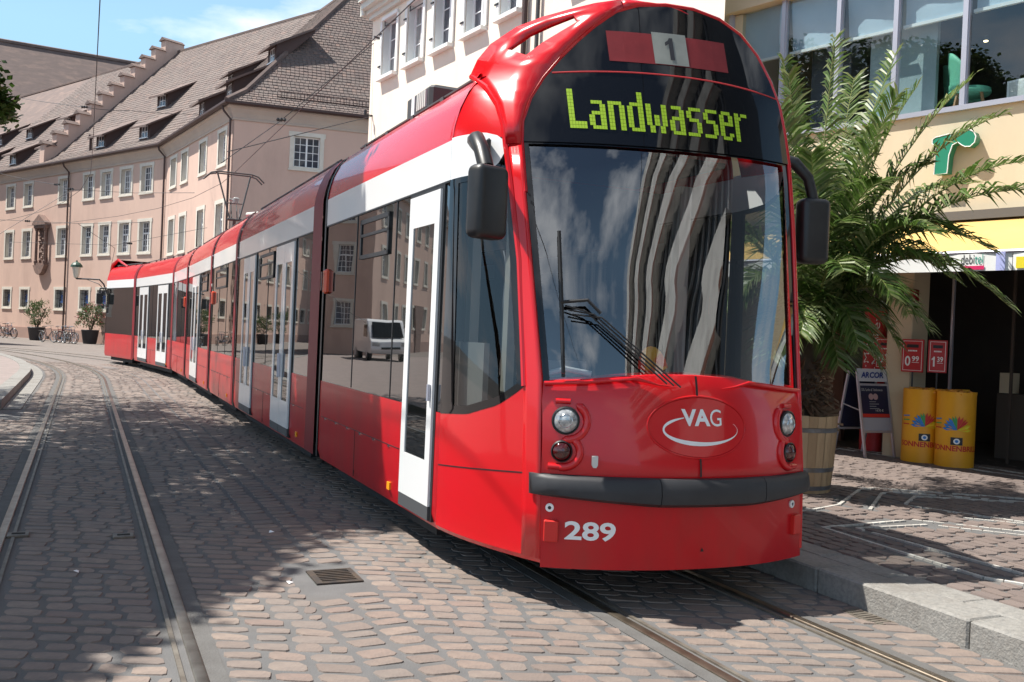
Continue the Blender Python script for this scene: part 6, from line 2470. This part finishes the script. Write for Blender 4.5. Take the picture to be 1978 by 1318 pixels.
# white van parked on the left platform: seen in the side of the tram
van = thing('parked_van', 'white delivery van parked by the trees, mirrored in the tram side', 'van', loc(-27.5, 38.0, .155, radians(-60)))
body = [(-2.3, .35), (2.25, .35), (2.42, .55), (2.40, .95), (2.0, 1.10), (1.35, 1.92), (1.15, 2.02), (-2.2, 2.05), (-2.32, 1.9)]
o_ = MB().prism(body, -.92, .92).build('body', VANWHITE, van, fix=True)
bv = o_.modifiers.new('b', 'BEVEL')
bv.width = .07
bv.segments = 3
MB().add([(2.04, -.78, 1.12), (2.04, .78, 1.12), (1.42, .70, 1.87), (1.42, -.70, 1.87)], [(0, 1, 2, 3)]).build('windscreen', SCREEN, van, M=Matrix.Translation((.03, 0, .02)))
for y_ in (-.935, .928):
    MB().box(.45, 1.55, y_, y_ + .008, 1.15, 1.75).build('side_window', SCREEN, van)
for x in (-1.45, 1.5):
    for y_ in (-.80, .80):
        w_ = MB().tube([(x, y_ - .12, .30), (x, y_ + .12, .30)], .32, 20).build('wheel', BLACK, van)
        MB().tube([(x, y_ - .125, .30), (x, y_ + .125, .30)], .19, 16).build('rim', ALU, w_)
for y_ in (-.70, .70):
    MB().bbox(2.36, 2.44, y_ - .14, y_ + .14, .72, .92, .02).build('headlight', LAMPGLASS, van, fix=True)
MB().box(2.40, 2.45, -.5, .5, .58, .68).build('grille', BLACK, van)

# office building behind the photographer on the right: seen in the windscreen
off = thing('office_building', 'tall office block with white curved floor bands, mirrored in the windscreen', 'building')
MO = wall_matrix(14.5, -3.0, .16, -.987)
bx(-2, 46, .5, 14, 0, 27, name='curtain_wall', mt=mat('curtain_wall', (0.05, 0.052, 0.055), 0.25), parent=off, M=MO)
for k in range(6):
    z = 3.4 + k * 4.4
    mb = MB()
    mb.grid(lambda u, q: (u, [.5, -.55, -.75, -.75, .5][q], z + [0, .05, .15, 1.75, 1.8][q]), lin(-2, 46, 40), list(range(5)))
    mb.build('floor_band', CONCRETE, off, M=MO)
    mb = MB()
    mb.grid(lambda u, q: (u, [-.80, -.80][q], z + [-.10, .20][q]), lin(-2, 46, 40), [0, 1])
    mb.build('band_edge', BROWNEDGE, off, M=MO)
for k in range(44):
    u = -1.5 + k * 1.1
    mb = MB().box(u - .04, u + .04, .2, .5, 0, 27)
    mb.build('fin', GREY, off, M=MO)

# ------------------------------------------------------------------ overhead wires
def wire(lab, pts, r=.012, sag=0.0, insul=()):
    t = thing('overhead_wire', lab, 'wire')
    P_ = []
    pts = [Vector(p) for p in pts]
    for a, b in zip(pts[:-1], pts[1:]):
        n = 7
        for i in range(n):
            f_ = i / n
            P_.append(a + (b - a) * f_ - Vector((0, 0, sag * 4 * f_ * (1 - f_))))
    P_.append(pts[-1])
    MB().tube(P_, r * .62, 5).build('cable', CABLE, t)
    for q in insul:
        q = Vector(q)
        MB().lathe([(.03, -.14), (.06, -.1), (.035, -.05), (.065, 0), (.035, .05), (.06, .1), (.03, .14)], 8, M=Matrix.Translation(q) @ Matrix.Rotation(radians(90), 4, 'Y')).build('insulator', BLACK, t)
    return t


cw = [W(s, 1.2 + bendR(s), 5.69) for s in (30, 12, 0, -10, -17, -19.65, -22, -26, -30, -34, -38, -42)]
wire('contact wire running above the red tram', cw, .012)
cw = [W(s, -2.28 + bendL(s), 5.6) for s in (30, 12, 0, -10, -17, -22, -26, -30, -34, -38, -42)]
wire('contact wire above the empty left track', cw, .012)
wire('span wire crossing in front of the roof dormers', [(-30.2, 54.0, 14.3), (-18.75, 40.0, 10.63), (-17.66, 42.0, 11.01), (-16.92, 49.0, 12.54)], .02, .05, [(-18.75, 40, 10.63)])
wire('span wire with junction in front of the downpipe and upper windows', [(-33.38, 60.0, 10.63), (-22.26, 45.0, 7.96), (-19.12, 40.0, 7.07)], .02, .05, [(-22.26, 45, 7.96), (-19.3, 40.2, 7.12)])
wire('slack wire dropping to the left past the middle windows', [(-19.12, 40.0, 7.07), (-21.04, 38.0, 4.88), (-24, 35, 1.9)], .016)
wire('wire running level from the junction to the pantograph', [(-19.12, 40.0, 7.07), (-18.09, 44.0, 7.59), (-10.42, 30.0, 5.79)], .016)
wire('span wire between the middle row of windows and the pantograph', [(-29.5, 52.0, 6.85), (-21.19, 45.0, 6.13), (-15.73, 40.0, 5.82)], .018, 0, [(-25.5, 48.6, 6.5)])
wire('short stay wire hanging by the wall lantern', [(-21.19, 45.0, 6.13), (-21.49, 50.0, 5.39), (-23.5, 54.2, 4.46)], .018)
wire('low span wire past the middle windows', [(-31.2, 57.5, 6.05), (-21.55, 50.0, 5.55), (-14.61, 44.0, 6.1)], .016, 0, [(-20.3, 49, 5.6)])
wire('stay wire rising from the pantograph to the cream house', [(-7.55, 23.6, 5.69), (-7.0, 27.0, 7.54), (-4.25, 26.9, 9.99)], .018, 0, [(-6.95, 27.0, 7.6)])
wire('double pull-off wire from the pantograph to the cream house corner', [(-6.9, 22.0, 5.69), (-4.3, 26.85, 7.78)], .02)

# skins of the tram face outwards
def face_out(o):
    me = o.data
    if me is None or o.type != 'MESH':
        return
    flip = []
    for p in me.polygons:
        c = p.center
        d = Vector((c.x - 1.225, c.y - max(c.y, .9), c.z - 1.8))
        if abs(c.y) > 20:
            d.x = c.x - 1.225 - bendR(-c.y)
        if p.normal.dot(d) < 0:
            flip.append(p.index)
    if flip:
        bm = bmesh.new()
        bm.from_mesh(me)
        bm.faces.ensure_lookup_table()
        bmesh.ops.reverse_faces(bm, faces=[bm.faces[i] for i in flip])
        bm.to_mesh(me)
        bm.free()


SKINS = ('window_band', 'white_stripe', 'skirt_panel', 'car_section', 'cab_side_panel', 'front_pillar', 'cab_white_stripe', 'cab_shoulder', 'front_skirt', 'front_panel', 'destination_display',
         'badge_field', 'cab_window_frame', 'joint_cover', 'line_box', 'line_panel')
def walk(o):
    if o.name.split('.')[0] in SKINS:
        face_out(o)
    for c in o.children:
        walk(c)
walk(tram)
